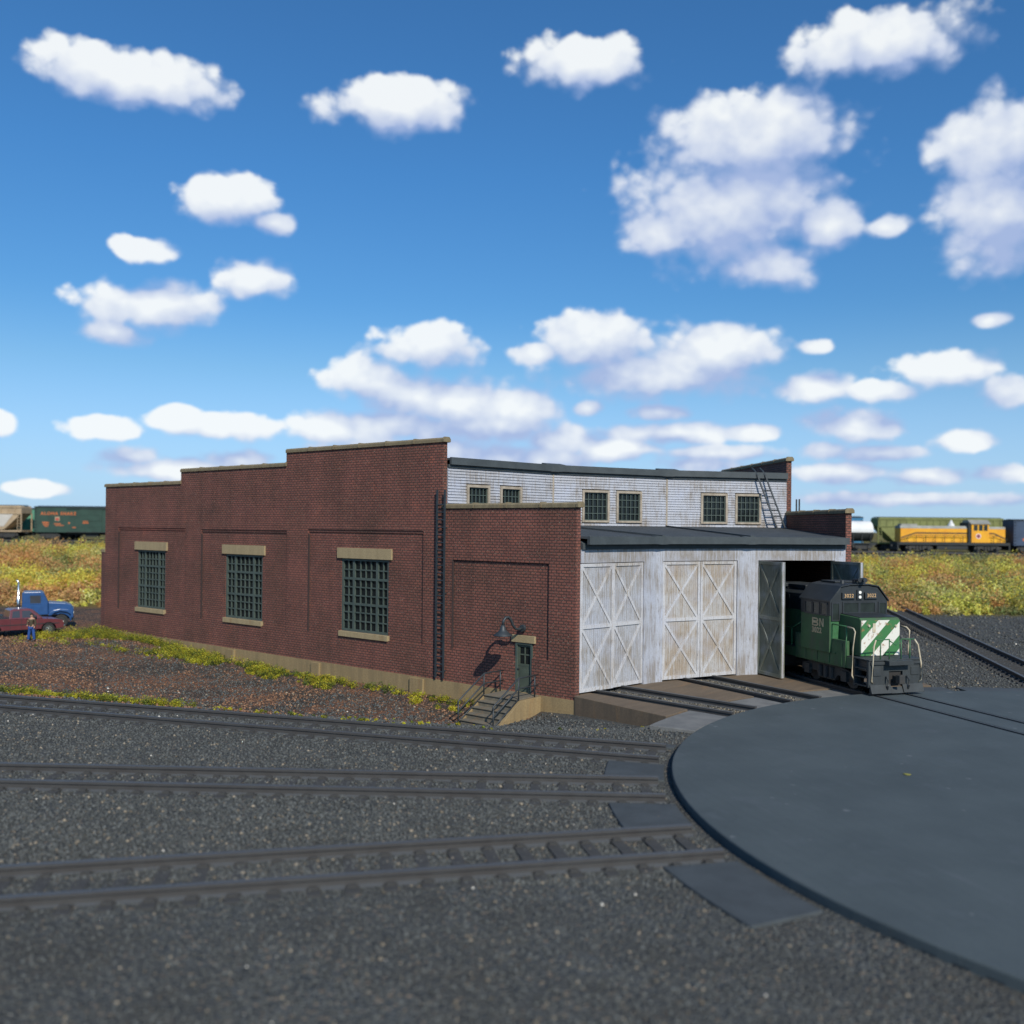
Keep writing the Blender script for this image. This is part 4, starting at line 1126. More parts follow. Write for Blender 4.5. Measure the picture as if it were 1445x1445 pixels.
bm = bmesh.new(); cyl(bm, (CXF-.5, .55, 4.55), (CXF-.5, .55, 4.82), .16, .10, 10); cyl(bm, (CXF-.5, -.5, 4.55), (CXF-.5, -.5, 4.72), .12, .09, 8); obj('roof_beacon', bm, M['loco_black'], lo)
bm = bmesh.new(); box(bm, CXR+.2, CXF-.9, -.6, .6, 4.586, 4.66); obj('roof_hatch', bm, M['loco_black'], lo, bevel=.02)
# long hood
bm = bmesh.new(); box(bm, -LEN+1.0, CXR-.04, -.98, .98, 1.50, 3.16); obj('long_hood', bm, M['loco_green'], lo, bevel=.02)
bm = bmesh.new(); prism(bm, [(-.98, 3.162), (-.98, 3.95), (-.72, 4.16), (.72, 4.16), (.98, 3.95), (.98, 3.162)], -LEN+1.0, CXR-.04, YZ)
for x_ in (-6.2, -7.9, -10.2, -12.4): box(bm, x_-.75, x_+.75, -.8, .8, 4.162, 4.36)
obj('hood_top', bm, M['loco_black'], lo, bevel=.03)
bm = bmesh.new()
for x_ in np.arange(-LEN+1.6, CXR-.9, .85): box(bm, x_, x_+.74, -1.0, -.982, 1.7, 3.05)
obj('hood_doors', bm, M['loco_green'], lo)
bm = bmesh.new()
for x_ in (-6.3, -7.2, -10.0, -10.9):
    for z_ in np.arange(3.25, 3.85, .09): box(bm, x_, x_+.7, -1.01, -.981, z_, z_+.05)
obj('louvers', bm, M['loco_black'], lo)
bm = bmesh.new()
for x_ in (-5.2, -4.3, -3.4, -2.5): box(bm, x_, x_+.74, -1.445, -1.421, 1.05, 2.02)
for x_ in (-5.1, -4.2, -3.3, -2.4): box(bm, x_+.05, x_+.2, -1.47, -1.446, 1.5, 1.56)
obj('skirt_doors', bm, M['loco_green'], lo)
bm = bmesh.new(); box(bm, -5.35, -1.55, -1.42, -1.20, .96, 2.14); box(bm, -5.35, -1.55, 1.20, 1.42, .96, 2.14); sk = obj('side_skirt', bm, M['loco_green'], lo, bevel=.02)
bm = bmesh.new(); box(bm, -LEN+.3, -5.36, -1.37, -1.30, .98, 1.42); box(bm, -LEN+.3, -5.36, 1.30, 1.37, .98, 1.42); box(bm, -1.54, -1.05, -1.39, -1.30, .98, 1.45); obj('sill', bm, M['loco_green'], lo)
# cab-side emblem (two linked angular strokes on a pale patch), number under it, faded stencils on the skirt
S_ = lambda x, z: basis((x, -HWC-.006, z), (1,0,0), (0,0,1), (0,-1,0))
bm = bmesh.new()
for pts in ([(-.55,-.30), (-.55,.30), (-.43,.30), (-.43,-.30)], [(-.43,.30), (-.05,.30), (.08,.20), (.08,.06), (-.02,0), (-.43,0), (-.43,.09), (-.08,.10), (-.03,.15), (-.08,.21), (-.43,.21)],
            [(-.43,-.0), (-.02,0), (.10,-.07), (.10,-.21), (-.03,-.30), (-.43,-.30), (-.43,-.21), (-.08,-.21), (-.02,-.15), (-.08,-.09), (-.43,-.09)],
            [(.20,-.30), (.20,.30), (.32,.30), (.32,-.30)], [(.32,.30), (.55,-.12), (.55,-.30), (.32,.12)], [(.55,-.30), (.55,.30), (.66,.30), (.66,-.30)]):
    prism(bm, pts, 0, .008, lambda p, q, a: S_(-3.45, 2.80) @ Vector((p*.72, q*.62, a)))
sub('emblem', bm, M['faded'], cg)
text_mesh('cab_number', '3022', .34, M['faded'], cg, S_(-3.5, 2.42), .006, 1.1, .012)
text_mesh('stencil', '3022', .17, M['faded'], sk, basis((-3.0, -1.448, 1.76), (1,0,0), (0,0,1), (0,-1,0)), .004, 1.6)
# handrails and stanchions
def rails(name, paths, mat, r=.028):
    bm = bmesh.new()
    for p in paths: tube(bm, p, r, 8)
    return obj(name, bm, mat, lo, smooth=True)
for s in (-1, 1):
    rails('corner_handrail', [[(-.95, s*1.40, .55), (-1.02, s*1.45, .72), (-1.0, s*1.44, 1.9), (-.9, s*1.41, 2.62), (-1.05, s*1.38, 2.74), (-1.5, s*1.36, 2.78)]], M['cream'], .034)
    rails('corner_handrail', [[(-.02, s*1.16, .52), (.03, s*1.25, .6), (.05, s*1.24, 1.3), (-.02, s*1.12, 2.1), (-.08, s*.98, 2.34)]], M['cream'], .034)
    rails('side_handrail', [[(-1.5, s*1.36, 2.78), (-2.5, s*1.40, 2.80)], [(-1.55, s*1.37, 1.4), (-1.55, s*1.37, 2.78)], [(CXR-.1, s*1.36, 2.7), (CXR-1.0, s*1.34, 2.3), (-LEN+1, s*1.34, 2.3)]], M['rail_green'])
    for x_ in (-5.75, -7.6, -9.5, -11.5, -13.5):
        bm = bmesh.new(); tube(bm, [(x_, s*1.34, 1.42), (x_, s*1.34, 2.32)], .03, 6); obj('stanchion', bm, M['rail_green'], lo)
rails('front_handrail', [[(-.08, -.98, 2.34), (-.08, -.30, 2.36)], [(-.08, .30, 2.36), (-.08, .98, 2.34)], [(-.08, -.75, 1.46), (-.08, -.75, 2.34)], [(-.08, .75, 1.46), (-.08, .75, 2.34)], [(-.08, -.30, 1.46), (-.08, -.30, 2.36)], [(-.08, .30, 1.46), (-.08, .30, 2.36)], [(-.07, -.3, 2.3), (-.05, 0, 2.12), (-.07, .3, 2.3)]], M['rail_green'], .026)
bogie(lo, -3.15, (-1.37, 1.37), .51); bogie(lo, -LEN+3.2, (-1.37, 1.37), .51)
bm = bmesh.new(); box(bm, -11.4, -6.6, -1.3, 1.3, .30, 1.0); obj('fuel_tank', bm, M['loco_black'], lo, bevel=.12)

# ------------------------------------------------------------------ trains on the bank (tracks lie across the view)
def place(px, f): 
    r = (px-722.5)/F*f
    return fr(f, r, zrail(r))
FT, FT2 = 130.0, 135.2
def car(name, label, cat, px, f, group='railway cars standing on the bank'):
    return thing(name, label, cat, place(px, f), RIGHT_ANG, group)
def shade2(name, c, k=.7, rough=.7, scale=.8): return plain(name, c, tuple(x*k for x in c), rough, scale=scale)
M['car_green'] = shade2('car_green', (.032,.072,.052)); M['car_tan'] = shade2('car_tan', (.46,.34,.21), .72); M['car_pale'] = shade2('car_pale', (.58,.54,.48), .8)
M['car_mint'] = shade2('car_mint', (.12,.36,.24)); M['car_olive'] = shade2('car_olive', (.22,.24,.075)); M['car_navy'] = shade2('car_navy', (.045,.075,.13)); M['car_blue'] = shade2('car_blue', (.045,.22,.40))
M['car_white'] = shade2('car_white', (.78,.78,.76), .85); M['car_yellow'] = plain('car_yellow', (.86,.43,.010), (.74,.30,.010), .55, scale=.7); M['car_black'] = shade2('car_black', (.026,.030,.030))
M['car_roofgrey'] = shade2('car_roofgrey', (.34,.34,.30)); M['orange_letter'] = shade2('orange_letter', (.62,.16,.045), .85); M['car_red'] = shade2('car_red', (.55,.06,.05))
def underframe(t, half, mat=None):
    bm = bmesh.new(); box(bm, -half, half, -.3, .3, .75, 1.06); box(bm, -.9, .9, -1.1, -.6, .5, 1.0); obj('underframe', bm, M['car_black'], t)
    for s in (-1, 1): bogie(t, s*(half-1.9), (-.85, .85), .42, detail=False)
    bm = bmesh.new()
    for s in (-1, 1): box(bm, *(sorted((s*half, s*(half+.35)))), -.16, .16, .78, 1.02)
    obj('coupler', bm, M['car_black'], t)
def boxcar(name, label, px, f, half, mat, top=4.55, ribs=False, door=True):
    t = car(name, label, 'boxcar', px, f)
    bm = bmesh.new(); box(bm, -half, half, -1.48, 1.48, 1.06, top-.12)
    if ribs:
        for x in np.arange(-half+.6, half, .9): box(bm, x-.05, x+.05, -1.55, -1.481, 1.2, top-.2)
    bd = obj('body', bm, mat, t)
    bm = bmesh.new(); prism(bm, [(-1.56, top-.12), (-1.56, top-.05), (0, top+.10), (1.56, top-.05), (1.56, top-.12)], -half-.05, half+.05, YZ); obj('roof', bm, M['loco_grey'], t)
    if door:
        bm = bmesh.new(); box(bm, -1.55, 1.55, -1.56, -1.482, 1.12, top-.35)
        for z in (1.9, 2.7, 3.5): box(bm, -1.5, 1.5, -1.59, -1.561, z-.05, z+.05)
        obj('door', bm, mat, t)
        bm = bmesh.new(); box(bm, -3.3, 3.3, -1.62, -1.57, 1.06, 1.14) ; box(bm, -3.3, 3.3, -1.62, -1.57, top-.34, top-.26); obj('door_track', bm, M['car_black'], t)
    bm = bmesh.new()
    for x in (-half+.12, half-.12):
        for z in np.arange(1.3, top-.3, .42): box(bm, x-.22 if x > 0 else x-.05, x+.05 if x > 0 else x+.22, -1.56, -1.51, z, z+.05)
    obj('ladder', bm, M['car_black'], t)
    underframe(t, half-.1)
    return t
bx = boxcar('green_boxcar', 'dark green boxcar with orange lettering on the bank beside the brick wall', 135, FT, 7.75, M['car_green'], 4.62)
text_mesh('lettering', 'ALOHA SHAKE', .60, M['orange_letter'], bx, basis((-4.45, -1.50, 3.62), (1,0,0), (0,0,1), (0,-1,0)), .01, 1.28, .015)
bm = bmesh.new()
for pts in ([(-.32,-.28), (.32,-.28), (.32,.28), (-.32,.28)],): prism(bm, pts, 0, .012, lambda p, q, a: Vector((-4.6+p, -1.484-a, 2.92+q)))
em = obj('emblem', bm, M['car_tan'], bx); bm = bmesh.new(); prism(bm, [(-.2,-.16), (.0,-.24), (.2,-.16), (.2,.16), (0,.05), (-.2,.16)], .013, .022, lambda p, q, a: Vector((-4.6+p, -1.484-a, 2.92+q))); sub('emblem_mark', bm, M['car_red'], em)
for (x, z, w, h) in ((-6.2, 2.4, .9, .16), (-6.15, 2.12, .8, .14), (-6.1, 1.9, .5, .1), (-4.6, 2.25, .95, .10), (-4.3, 2.02, 1.2, .10), (-3.0, 2.35, .22, .22), (-2.3, 1.75, .5, .12), (-.7, 2.62, .7, .14), (-.7, 2.38, .8, .14)):
    bm = bmesh.new(); box(bm, x-w/2, x+w/2, -1.578 if x > -1.5 else -1.494, -1.572 if x > -1.5 else -1.484, z-h/2, z+h/2); obj('stencil_mark', bm, M['orange_letter'], bx)
boxcar('mint_boxcar', 'mint green car on the rear track, glimpsed between tan hopper and dark green boxcar', 45, FT2, 7.4, M['car_mint'], 4.35, True, False)
nv = boxcar('navy_boxcar', 'dark navy blue boxcar cut by the right edge of the view', 1502, FT, 7.8, M['car_navy'], 4.62, False, False)
for x, w in ((-6.35, .42), (-5.8, .42), (-5.2, .42), (-4.6, .42)):
    bm = bmesh.new(); box(bm, x-w/2, x+w/2, -1.50, -1.484, 1.75, 2.05); obj('stencil_mark', bm, M['orange_letter'], nv)
boxcar('blue_boxcar', 'bright blue car on the rear track above the white tank car', 1141, FT2, 7.3, M['car_blue'], 4.75, False, False)
def hopper(name, label, px, f, half, mat, pale=None, top=4.6):
    t = car(name, label, 'hopper car', px, f)
    bm = bmesh.new(); e = half
    prism(bm, [(-e, top-.25), (-e, 3.55), (-e+2.1, 1.55), (-e+2.5, 1.30), (e-2.5, 1.30), (e-2.1, 1.55), (e, 3.55), (e, top-.25), (e-.2, top), (-e+.2, top)], -1.42, 1.42, XZ); obj('body', bm, mat, t)
    if pale:
        bm = bmesh.new(); prism(bm, [(-e+1.0, 3.55), (-e+2.4, 1.75), (e-2.4, 1.75), (e-1.0, 3.55)], -1.45, -1.421, XZ); obj('side_panel', bm, pale, t)
        bm = bmesh.new(); box(bm, e-3.6, e-3.2, -1.47, -1.452, 2.0, 2.5); obj('stencil_mark', bm, M['car_black'], t)
    bm = bmesh.new()
    for x in np.arange(-e+.3, e, .95): box(bm, x-.05, x+.05, -1.5, -1.421, 3.56 if abs(x) > e-2.3 else 3.56, top-.25)
    box(bm, -e, e, -1.52, -1.40, top-.30, top-.16); box(bm, -e, e, -1.52, -1.40, 3.45, 3.58); obj('side_rib', bm, mat, t)
    bm = bmesh.new(); box(bm, -e, e, -.45, .45, top+.03, top+.10); obj('roof_walk', bm, M['car_black'], t)
    bm = bmesh.new()
    for s in (-1, 1):
        for y in (-1.40, 1.40):
            box(bm, s*e-.07, s*e+.07, y-.08, y+.08, 1.05, 3.55)
        for z in np.arange(1.35, 3.5, .4): box(bm, *sorted((s*e, s*(e-.5))), -1.50, -1.45, z, z+.05)
        box(bm, s*(e-.5)-.03, s*(e-.5)+.03, -1.50, -1.44, 1.1, 3.55)
    box(bm, -e, e, -1.44, 1.44, 1.0, 1.22); obj('end_frame', bm, mat, t)
    bm = bmesh.new()
    for x in (-e*.45, 0, e*.45): prism(bm, [(x-1.2, 1.29), (x-.4, .55), (x+.4, .55), (x+1.2, 1.29)], -.8, .8, XZ)
    obj('outlet', bm, mat, t); underframe(t, half-.05)
    return t
hopper('tan_hopper_car', 'weathered tan covered hopper car at the left edge of the view', -41, FT, 7.7, M['car_tan'], M['car_pale'])
hopper('olive_hopper_car', 'olive green covered hopper car standing behind the yellow locomotive', 1322, FT2, 9.0, M['car_olive'], None, 4.78)
tk = car('white_tank_car', 'white-topped tank car peeking out beside the far brick wall', 'tank car', 1162, FT)
bm = bmesh.new(); cyl(bm, (-6.5, 0, 2.72), (6.5, 0, 2.72), 1.38, 1.38, 28); tb = obj('tank', bm, M['car_white'], tk, bevel=.2)
bm = bmesh.new(); prism(bm, [(1.42*math.cos(q), 2.72+1.42*math.sin(q)) for q in np.linspace(math.pi*1.04, math.pi*1.96, 16)], -6.45, 6.45, YZ); sub('lower_shell', bm, M['car_black'], tb)
bm = bmesh.new()
for x in np.arange(-6, 6.1, 1.2): box(bm, x-.04, x+.04, -1.5, -1.42, 1.0, 2.4)
box(bm, -6.9, 6.9, -1.5, -1.4, 1.0, 1.12); obj('side_rail', bm, M['car_black'], tk); underframe(tk, 6.9)
bm = bmesh.new(); cyl(bm, (0, 0, 4.0), (0, 0, 4.5), .5, .5, 14); obj('dome', bm, M['car_white'], tk)

# yellow road switcher
yl = car('yellow_locomotive', 'yellow diesel locomotive with black striping and grey roof on the bank', 'locomotive', 1340, FT)
e = 7.55
bm = bmesh.new(); box(bm, -e, e, -1.4, 1.4, .98, 1.36); obj('frame', bm, M['car_black'], yl)
bm = bmesh.new(); box(bm, -e+.35, 2.0, -1.0, 1.0, 1.362, 3.25); hd = obj('long_hood', bm, M['car_yellow'], yl, bevel=.04)
bm = bmesh.new(); box(bm, 4.75, e-.35, -1.0, 1.0, 1.362, 3.25); sh = obj('short_hood', bm, M['car_yellow'], yl, bevel=.04)
bm = bmesh.new(); prism(bm, [(-1.02, 3.252), (-.8, 3.62), (.8, 3.62), (1.02, 3.252)], -e+.33, 2.0, YZ); box(bm, -e+.6, -e+2.8, -.6, .6, 3.62, 3.86); obj('hood_roof', bm, M['car_roofgrey'], yl)
bm = bmesh.new(); prism(bm, [(-1.02, 3.252), (-.8, 3.55), (.8, 3.55), (1.02, 3.252)], 4.76, e-.33, YZ); obj('hood_roof', bm, M['car_roofgrey'], yl)
bm = bmesh.new(); box(bm, 2.35, 4.75, -1.42, 1.42, 1.362, 3.9); cb = obj('cab', bm, M['car_yellow'], yl)
bm = bmesh.new(); box(bm, 2.0, 2.35, -1.3, 1.3, 1.362, 4.1); obj('cab_bulkhead', bm, M['car_black'], yl)
bm = bmesh.new(); prism(bm, [(-1.55, 3.9), (-1.4, 4.0), (-.6, 4.5), (.6, 4.5), (1.4, 4.0), (1.55, 3.9)], 2.2, 4.95, YZ); obj('cab_roof', bm, M['car_roofgrey'], yl)
for a in (2.65, 3.35, 4.02):
    bm = bmesh.new(); box(bm, a, a+.52, -1.44, -1.421, 3.0, 3.78); sub('window', bm, M['loco_window'], cb)
bm = bmesh.new(); cyl(bm, (3.3, -1.421, 2.25), (3.3, -1.44, 2.25), .36, .36, 18); em = sub('emblem', bm, M['car_white'], cb)
bm = bmesh.new(); cyl(bm, (3.3, -1.441, 2.25), (3.3, -1.45, 2.25), .27, .27, 16); sub('emblem_ring', bm, M['car_red'], cb)
bm = bmesh.new(); cyl(bm, (3.3, -1.451, 2.25), (3.3, -1.46, 2.25), .14, .14, 12); sub('emblem_centre', bm, M['car_navy'], cb)
bm = bmesh.new()
for x0, x1, z0, z1 in ((-e+.4, -e+2.4, 1.95, 2.62), (-e+2.4, 2.0, 2.62, 2.62)): 
    prism(bm, [(x0, z0-.09), (x0, z0+.09), (x1, z1+.09), (x1, z1-.09)], -1.02, -1.004, XZ)
prism(bm, [(4.78, 2.53), (4.78, 2.71), (5.6, 2.71), (e-.4, 2.0), (e-.4, 1.82), (5.6, 2.53)], -1.02, -1.004, XZ)
obj('side_stripe', bm, M['car_black'], yl)
bm = bmesh.new()
for y in (-1.36, 1.36):
    tube(bm, [(-e+.3, y, 1.75), (-e+2, y, 2.28), (2.1, y, 2.28)], .045, 6); tube(bm, [(4.9, y, 2.28), (6.0, y, 2.28), (e-.2, y, 1.8)], .045, 6)
    for x in (-6.4, -5.2, -3.9, -2.6, -1.3, 0, 1.2, 5.4, 6.3, 7.1): tube(bm, [(x, y, 1.3), (x, y, 2.28 if -5.6 < x < 6.1 else 1.95)], .04, 6)
obj('handrail', bm, M['car_black'], yl)
bm = bmesh.new(); cyl(bm, (0.1, -.2, 3.62), (.1, -.2, 3.85), .48, .42, 12); cyl(bm, (.1, -.2, 3.85), (.1, -.2, 4.45), .36, .06, 12); obj('exhaust_stack', bm, M['car_white'], yl)
bm = bmesh.new(); box(bm, -e-.9, -e+.1, -1.1, 1.1, 1.5, 2.95); obj('end_cabinet', bm, M['car_pale'], yl) if False else bm.free()
for s in (-1, 1): bogie(yl, s*4.7, (-1.3, 1.3), .5, detail=True)
bm = bmesh.new(); box(bm, -2.3, 2.0, -1.25, 1.25, .35, .98); obj('fuel_tank', bm, M['car_black'], yl, bevel=.1)
bm = bmesh.new()
for s in (-1, 1): box(bm, *sorted((s*e, s*(e+.18))), -1.3, 1.3, .3, 1.35); box(bm, *sorted((s*(e+.18), s*(e+.6))), -.15, .15, .75, 1.0)
obj('pilot', bm, M['car_black'], yl)
bm = bmesh.new()
for s in (-1, 1): box(bm, s*.72-.05, s*.72+.05, 0, .01, 0, .01)
bm.free()
# the two tracks on the bank
for f, lab in ((FT, 'front track along the bank under the trains'), (FT2, 'rear track along the bank behind the yellow locomotive')):
    t = thing('bank_track', lab, 'railway track', fr(f, 0, zrail(0)), RIGHT_ANG, 'tracks along the bank')
    for s in (-1, 1):
        bm = bmesh.new(); prism(bm, [(s*.76-.06, -.22), (s*.76+.06, -.22), (s*.76+.06, -.005), (s*.76-.06, -.005)], -92, 92, lambda p, q, a: Vector((a, p, q-.0041*a)))
        obj('rail', bm, M['rail'], t)
    bm = bmesh.new()
    for i in range(280): a = -91+i*.65; box(bm, a, a+.26, -1.3, 1.3, -.44-.0041*a, -.23-.0041*a)
    o = obj('sleepers', bm, M['sleeper'], t); o['kind'] = 'stuff'

# ------------------------------------------------------------------ road vehicles
def wheel(parent, x, y, r, w, hub, s):
    bm = bmesh.new(); n = 24
    cyl(bm, (x, y-w/2, r), (x, y+w/2, r), r, r, n); t = obj('wheel', bm, M['tyre'], parent, bevel=.04)
    bm = bmesh.new(); yo = y+s*(w/2)
    cyl(bm, (x, yo-s*.03, r), (x, yo+s*.012, r), r*.62, r*.60, 16)
    for k in range(5):
        a = k*2*math.pi/5; cyl(bm, (x+math.cos(a)*r*.36, yo+s*.012, r+math.sin(a)*r*.36), (x+math.cos(a)*r*.36, yo+s*.03, r+math.sin(a)*r*.36), r*.12, r*.1, 8)
    cyl(bm, (x, yo+s*.012, r), (x, yo+s*.05, r), r*.16, r*.13, 10)
    sub('rim', bm, hub, t); return t
M['tyre'] = plain('tyre', (.022,.022,.022), (.035,.034,.032), .85, scale=4)
m_, nt_, b_ = new_mat('chrome'); b_.inputs['Base Color'].default_value = (.70,.70,.70,1); b_.inputs['Metallic'].default_value = 1; b_.inputs['Roughness'].default_value = .25; M['chrome'] = m_
def gloss(name, c):
    m, nt, b = new_mat(name); b.inputs['Base Color'].default_value = rgba(c); b.inputs['Roughness'].default_value = .32
    b.inputs['Coat Weight'].default_value = .5; b.inputs['Coat Roughness'].default_value = .12
    v = coords(nt, 'Object'); L(nt, mix(nt, ramp(nt, noise(nt, v, 2.2, 5), .4, .75), c, tuple(x*.72 for x in c)), b.inputs['Base Color']); return m
M['maroon'] = gloss('maroon', (.135,.034,.040)); M['truck_blue'] = gloss('truck_blue', (.022,.080,.23))
gz = lambda x, y: float(height(np.array([x]), np.array([y]))[0])
# pickup
pw = Vector((63.6, 6.35, 0)); pf = Vector((63.0, 3.05, 0)); hd_ = math.atan2(pf.y-pw.y, pf.x-pw.x)
pz = gz(62.2, 4.4)+.02
pk = thing('pickup_truck', 'maroon extended-cab pickup truck parked on the dirt by the far end of the wall', 'pickup truck', (pw.x, pw.y, pz), hd_)
# local: x forward, origin under rear axle, wheelbase 3.35
W = .95
def arch(cx, r, a0=180, a1=0, n=10): return [(cx+r*math.cos(R(a0+(a1-a0)*i/n)), .38+r*math.sin(R(a0+(a1-a0)*i/n))) for i in range(n+1)]
body = [(-1.15, .48), (-1.18, .62), (-1.15, 1.18)] + [(.95, 1.20), (1.0, 1.12), (3.0, 1.10), (3.9, 1.04), (4.22, .94), (4.30, .72), (4.28, .45), (3.86, .40)] + arch(3.35, .47, 0, 180)[0:] + [(2.82, .42), (.55, .42)] + arch(0, .47, 0, 180) + [(-.5, .46)]
bm = bmesh.new(); prism(bm, body, -W, W, XZ); bd = obj('body', bm, M['maroon'], pk, bevel=.05)
bm = bmesh.new(); box(bm, -1.05, .85, -W+.12, W-.12, 1.19, 1.215); sub('bed_opening', bm, M['interior'], bd)
bm = bmesh.new(); box(bm, -1.15, .92, -W+.01, -W+.13, 1.19, 1.27); box(bm, -1.15, .92, W-.13, W-.01, 1.19, 1.27); box(bm, -1.16, -1.05, -W+.1, W-.1, 1.18, 1.27); sub('bed_rail', bm, M['loco_black'], bd)
bm = bmesh.new(); cab = [(.92, 1.12), (1.02, 1.74), (1.2, 1.80), (2.15, 1.80), (2.35, 1.75), (3.02, 1.10)]
A_ = [bm.verts.new((x, -(W-.04) if z < 1.3 else -(W-.20), z)) for x, z in cab]; B_ = [bm.verts.new((x, (W-.04) if z < 1.3 else (W-.20), z)) for x, z in cab]
bm.faces.new(A_); bm.faces.new(B_[::-1])
for i in range(len(cab)): bm.faces.new((A_[i], B_[i], B_[(i+1) % 6], A_[(i+1) % 6]))
cbn = obj('cab', bm, M['maroon'], pk, bevel=.04)
def side_pane(poly, s, name='window', mat=None, yf=lambda z: W-.04-(z-1.12)/(1.75-1.12)*.16, dz=.012, parent=cbn):
    bm = bmesh.new(); a = [bm.verts.new((x, s*(yf(z)+dz), z)) for x, z in poly]; b = [bm.verts.new((x, s*(yf(z)-.02), z)) for x, z in poly]
    bm.faces.new(a); bm.faces.new(b[::-1])
    for i in range(len(poly)): bm.faces.new((a[i], b[i], b[(i+1) % len(poly)], a[(i+1) % len(poly)]))
    return sub(name, bm, mat or M['carglass'], parent)
m_, nt_, b_ = new_mat('car_glass'); b_.inputs['Base Color'].default_value = (.05,.055,.065,1); b_.inputs['Roughness'].default_value = .06; M['carglass'] = m_
for s in (-1, 1):
    side_pane([(1.10, 1.24), (1.17, 1.66), (1.58, 1.68), (1.58, 1.24)], s); side_pane([(1.72, 1.22), (1.72, 1.68), (2.18, 1.66), (2.62, 1.24)], s)
bm = bmesh.new(); a = [(2.42, -.66, 1.71), (2.42, .66, 1.71), (2.96, .82, 1.20), (2.96, -.82, 1.20)]; nrm = Vector((.68, 0, .72))
A_ = [bm.verts.new(Vector(p)+nrm*.02) for p in a]; B_ = [bm.verts.new(Vector(p)-nrm*.02) for p in a]; bm.faces.new(A_); bm.faces.new(B_[::-1])
for i in range(4): bm.faces.new((A_[i], B_[i], B_[(i+1) % 4], A_[(i+1) % 4]))
sub('windscreen', bm, M['carglass'], cbn)
bm = bmesh.new()
for s in (-1, 1):
    for x in (.98, 1.66, 2.72): box(bm, x-.012, x+.012, s*(W+.003)-.006, s*(W+.003)+.006, .50, 1.15)
    box(bm, -1.0, 4.0, s*(W+.012)-.01, s*(W+.012)+.01, .74, .79)
sub('door_seam', bm, M['loco_black'], bd)
bm = bmesh.new(); box(bm, 4.24, 4.40, -W+.05, W-.05, .42, .62); box(bm, -1.34, -1.16, -W+.05, W-.05, .45, .62); obj('bumper', bm, M['chrome'], pk, bevel=.03)
for s in (-1, 1):
    bm = bmesh.new(); box(bm, 4.16, 4.30, s*.72-.16, s*.72+.16, .72, .88); obj('headlight', bm, M['lens'], pk, bevel=.02)
    bm = bmesh.new(); box(bm, 2.42, 2.55, s*(W+.1)-.09, s*(W+.1)+.09, 1.2, 1.36); obj('mirror', bm, M['loco_black'], pk, bevel=.03)
    for x in (0, 3.35): wheel(pk, x, s*(W-.12), .38, .24, M['chrome'], s)
# blue tractor unit behind it
q = atz(82, 884, -.25)
bt_h = R(-114)
bt = thing('semi_tractor', 'blue conventional semi tractor with a tall chrome stack behind the maroon pickup', 'truck', (q.x, q.y, gz(q.x, q.y)), bt_h)
bt.scale = (.92, .92, .92)
# local: x forward, origin under the front axle
CWd = 1.02
prof = [(-2.55, 1.0), (-2.55, 2.70), (-2.42, 2.82), (-1.25, 2.82), (-1.05, 2.74), (-.72, 1.96), (-.72, 1.0)]
bm = bmesh.new(); prism(bm, prof, -CWd, CWd, XZ); cbb = obj('cab', bm, M['truck_blue'], bt, bevel=.07)
bm = bmesh.new(); prism(bm, [(-.72, 1.0), (-.72, 1.98), (.5, 1.88), (.95, 1.72), (1.08, 1.4), (1.06, .85)]+arch(0.2, .66, 0, 150, 8)[0:7], -.92, .92, XZ) ; obj('bonnet', bm, M['truck_blue'], bt, bevel=.07)
bm = bmesh.new()
for s in (-1, 1): prism(bm, [(-.72, .95), (-.62, 1.18), (-.35, 1.36), (.1, 1.44), (.7, 1.38), (1.05, 1.15), (1.06, .75), (.92, .75), (.86, 1.0), (.6, 1.2), (.1, 1.27), (-.3, 1.15), (-.5, .95)], *sorted((s*.72, s*1.12)), XZ)
obj('wing', bm, M['truck_blue'], bt, bevel=.03)
for s in (-1, 1):
    bm = bmesh.new(); box(bm, -1.98, -1.25, *sorted((s*(CWd-.01), s*(CWd+.015))), 1.92, 2.52); sub('window', bm, M['carglass'], cbb)
    bm = bmesh.new(); x0, x1, z0, z1 = -2.08, -1.15, 1.84, 2.60
    for a0, a1, c0, c1 in ((x0, x0+.09, z0, z1), (x1-.09, x1, z0, z1), (x0+.09, x1-.09, z0, z0+.08), (x0+.09, x1-.09, z1-.08, z1)): box(bm, a0, a1, *sorted((s*CWd, s*(CWd+.03))), c0, c1)
    sub('window_frame', bm, M['truck_blue'], cbb)
    if s < 0: bm = bmesh.new(); tube(bm, [(-2.78, s*.86, .9), (-2.78, s*.86, 2.45), (-2.78, s*.86, 2.5), (-2.80, s*.86, 3.55), (-2.92, s*.86, 3.78)], [.13, .13, .08, .07, .07], 12); obj('exhaust_stack', bm, M['chrome'], bt, smooth=True)
    wheel(bt, .2, s*.88, .50, .28, M['truck_grey'], s)
    for x in (-4.1, -5.4): wheel(bt, x, s*.80, .50, .5, M['truck_grey'], s)
    bm = bmesh.new(); cyl(bm, (.98, s*.72, 1.12), (1.10, s*.72, 1.12), .11, .10, 12); obj('headlight', bm, M['lens'], bt)
bm = bmesh.new(); a = [(-1.02, -.85, 2.66), (-1.02, .85, 2.66), (-.74, .85, 2.02), (-.74, -.85, 2.02)]; nrm = Vector((.92, 0, .40))
A_ = [bm.verts.new(Vector(p)+nrm*.03) for p in a]; B_ = [bm.verts.new(Vector(p)-nrm*.02) for p in a]; bm.faces.new(A_); bm.faces.new(B_[::-1])
for i in range(4): bm.faces.new((A_[i], B_[i], B_[(i+1) % 4], A_[(i+1) % 4]))
sub('windscreen', bm, M['carglass'], cbb)
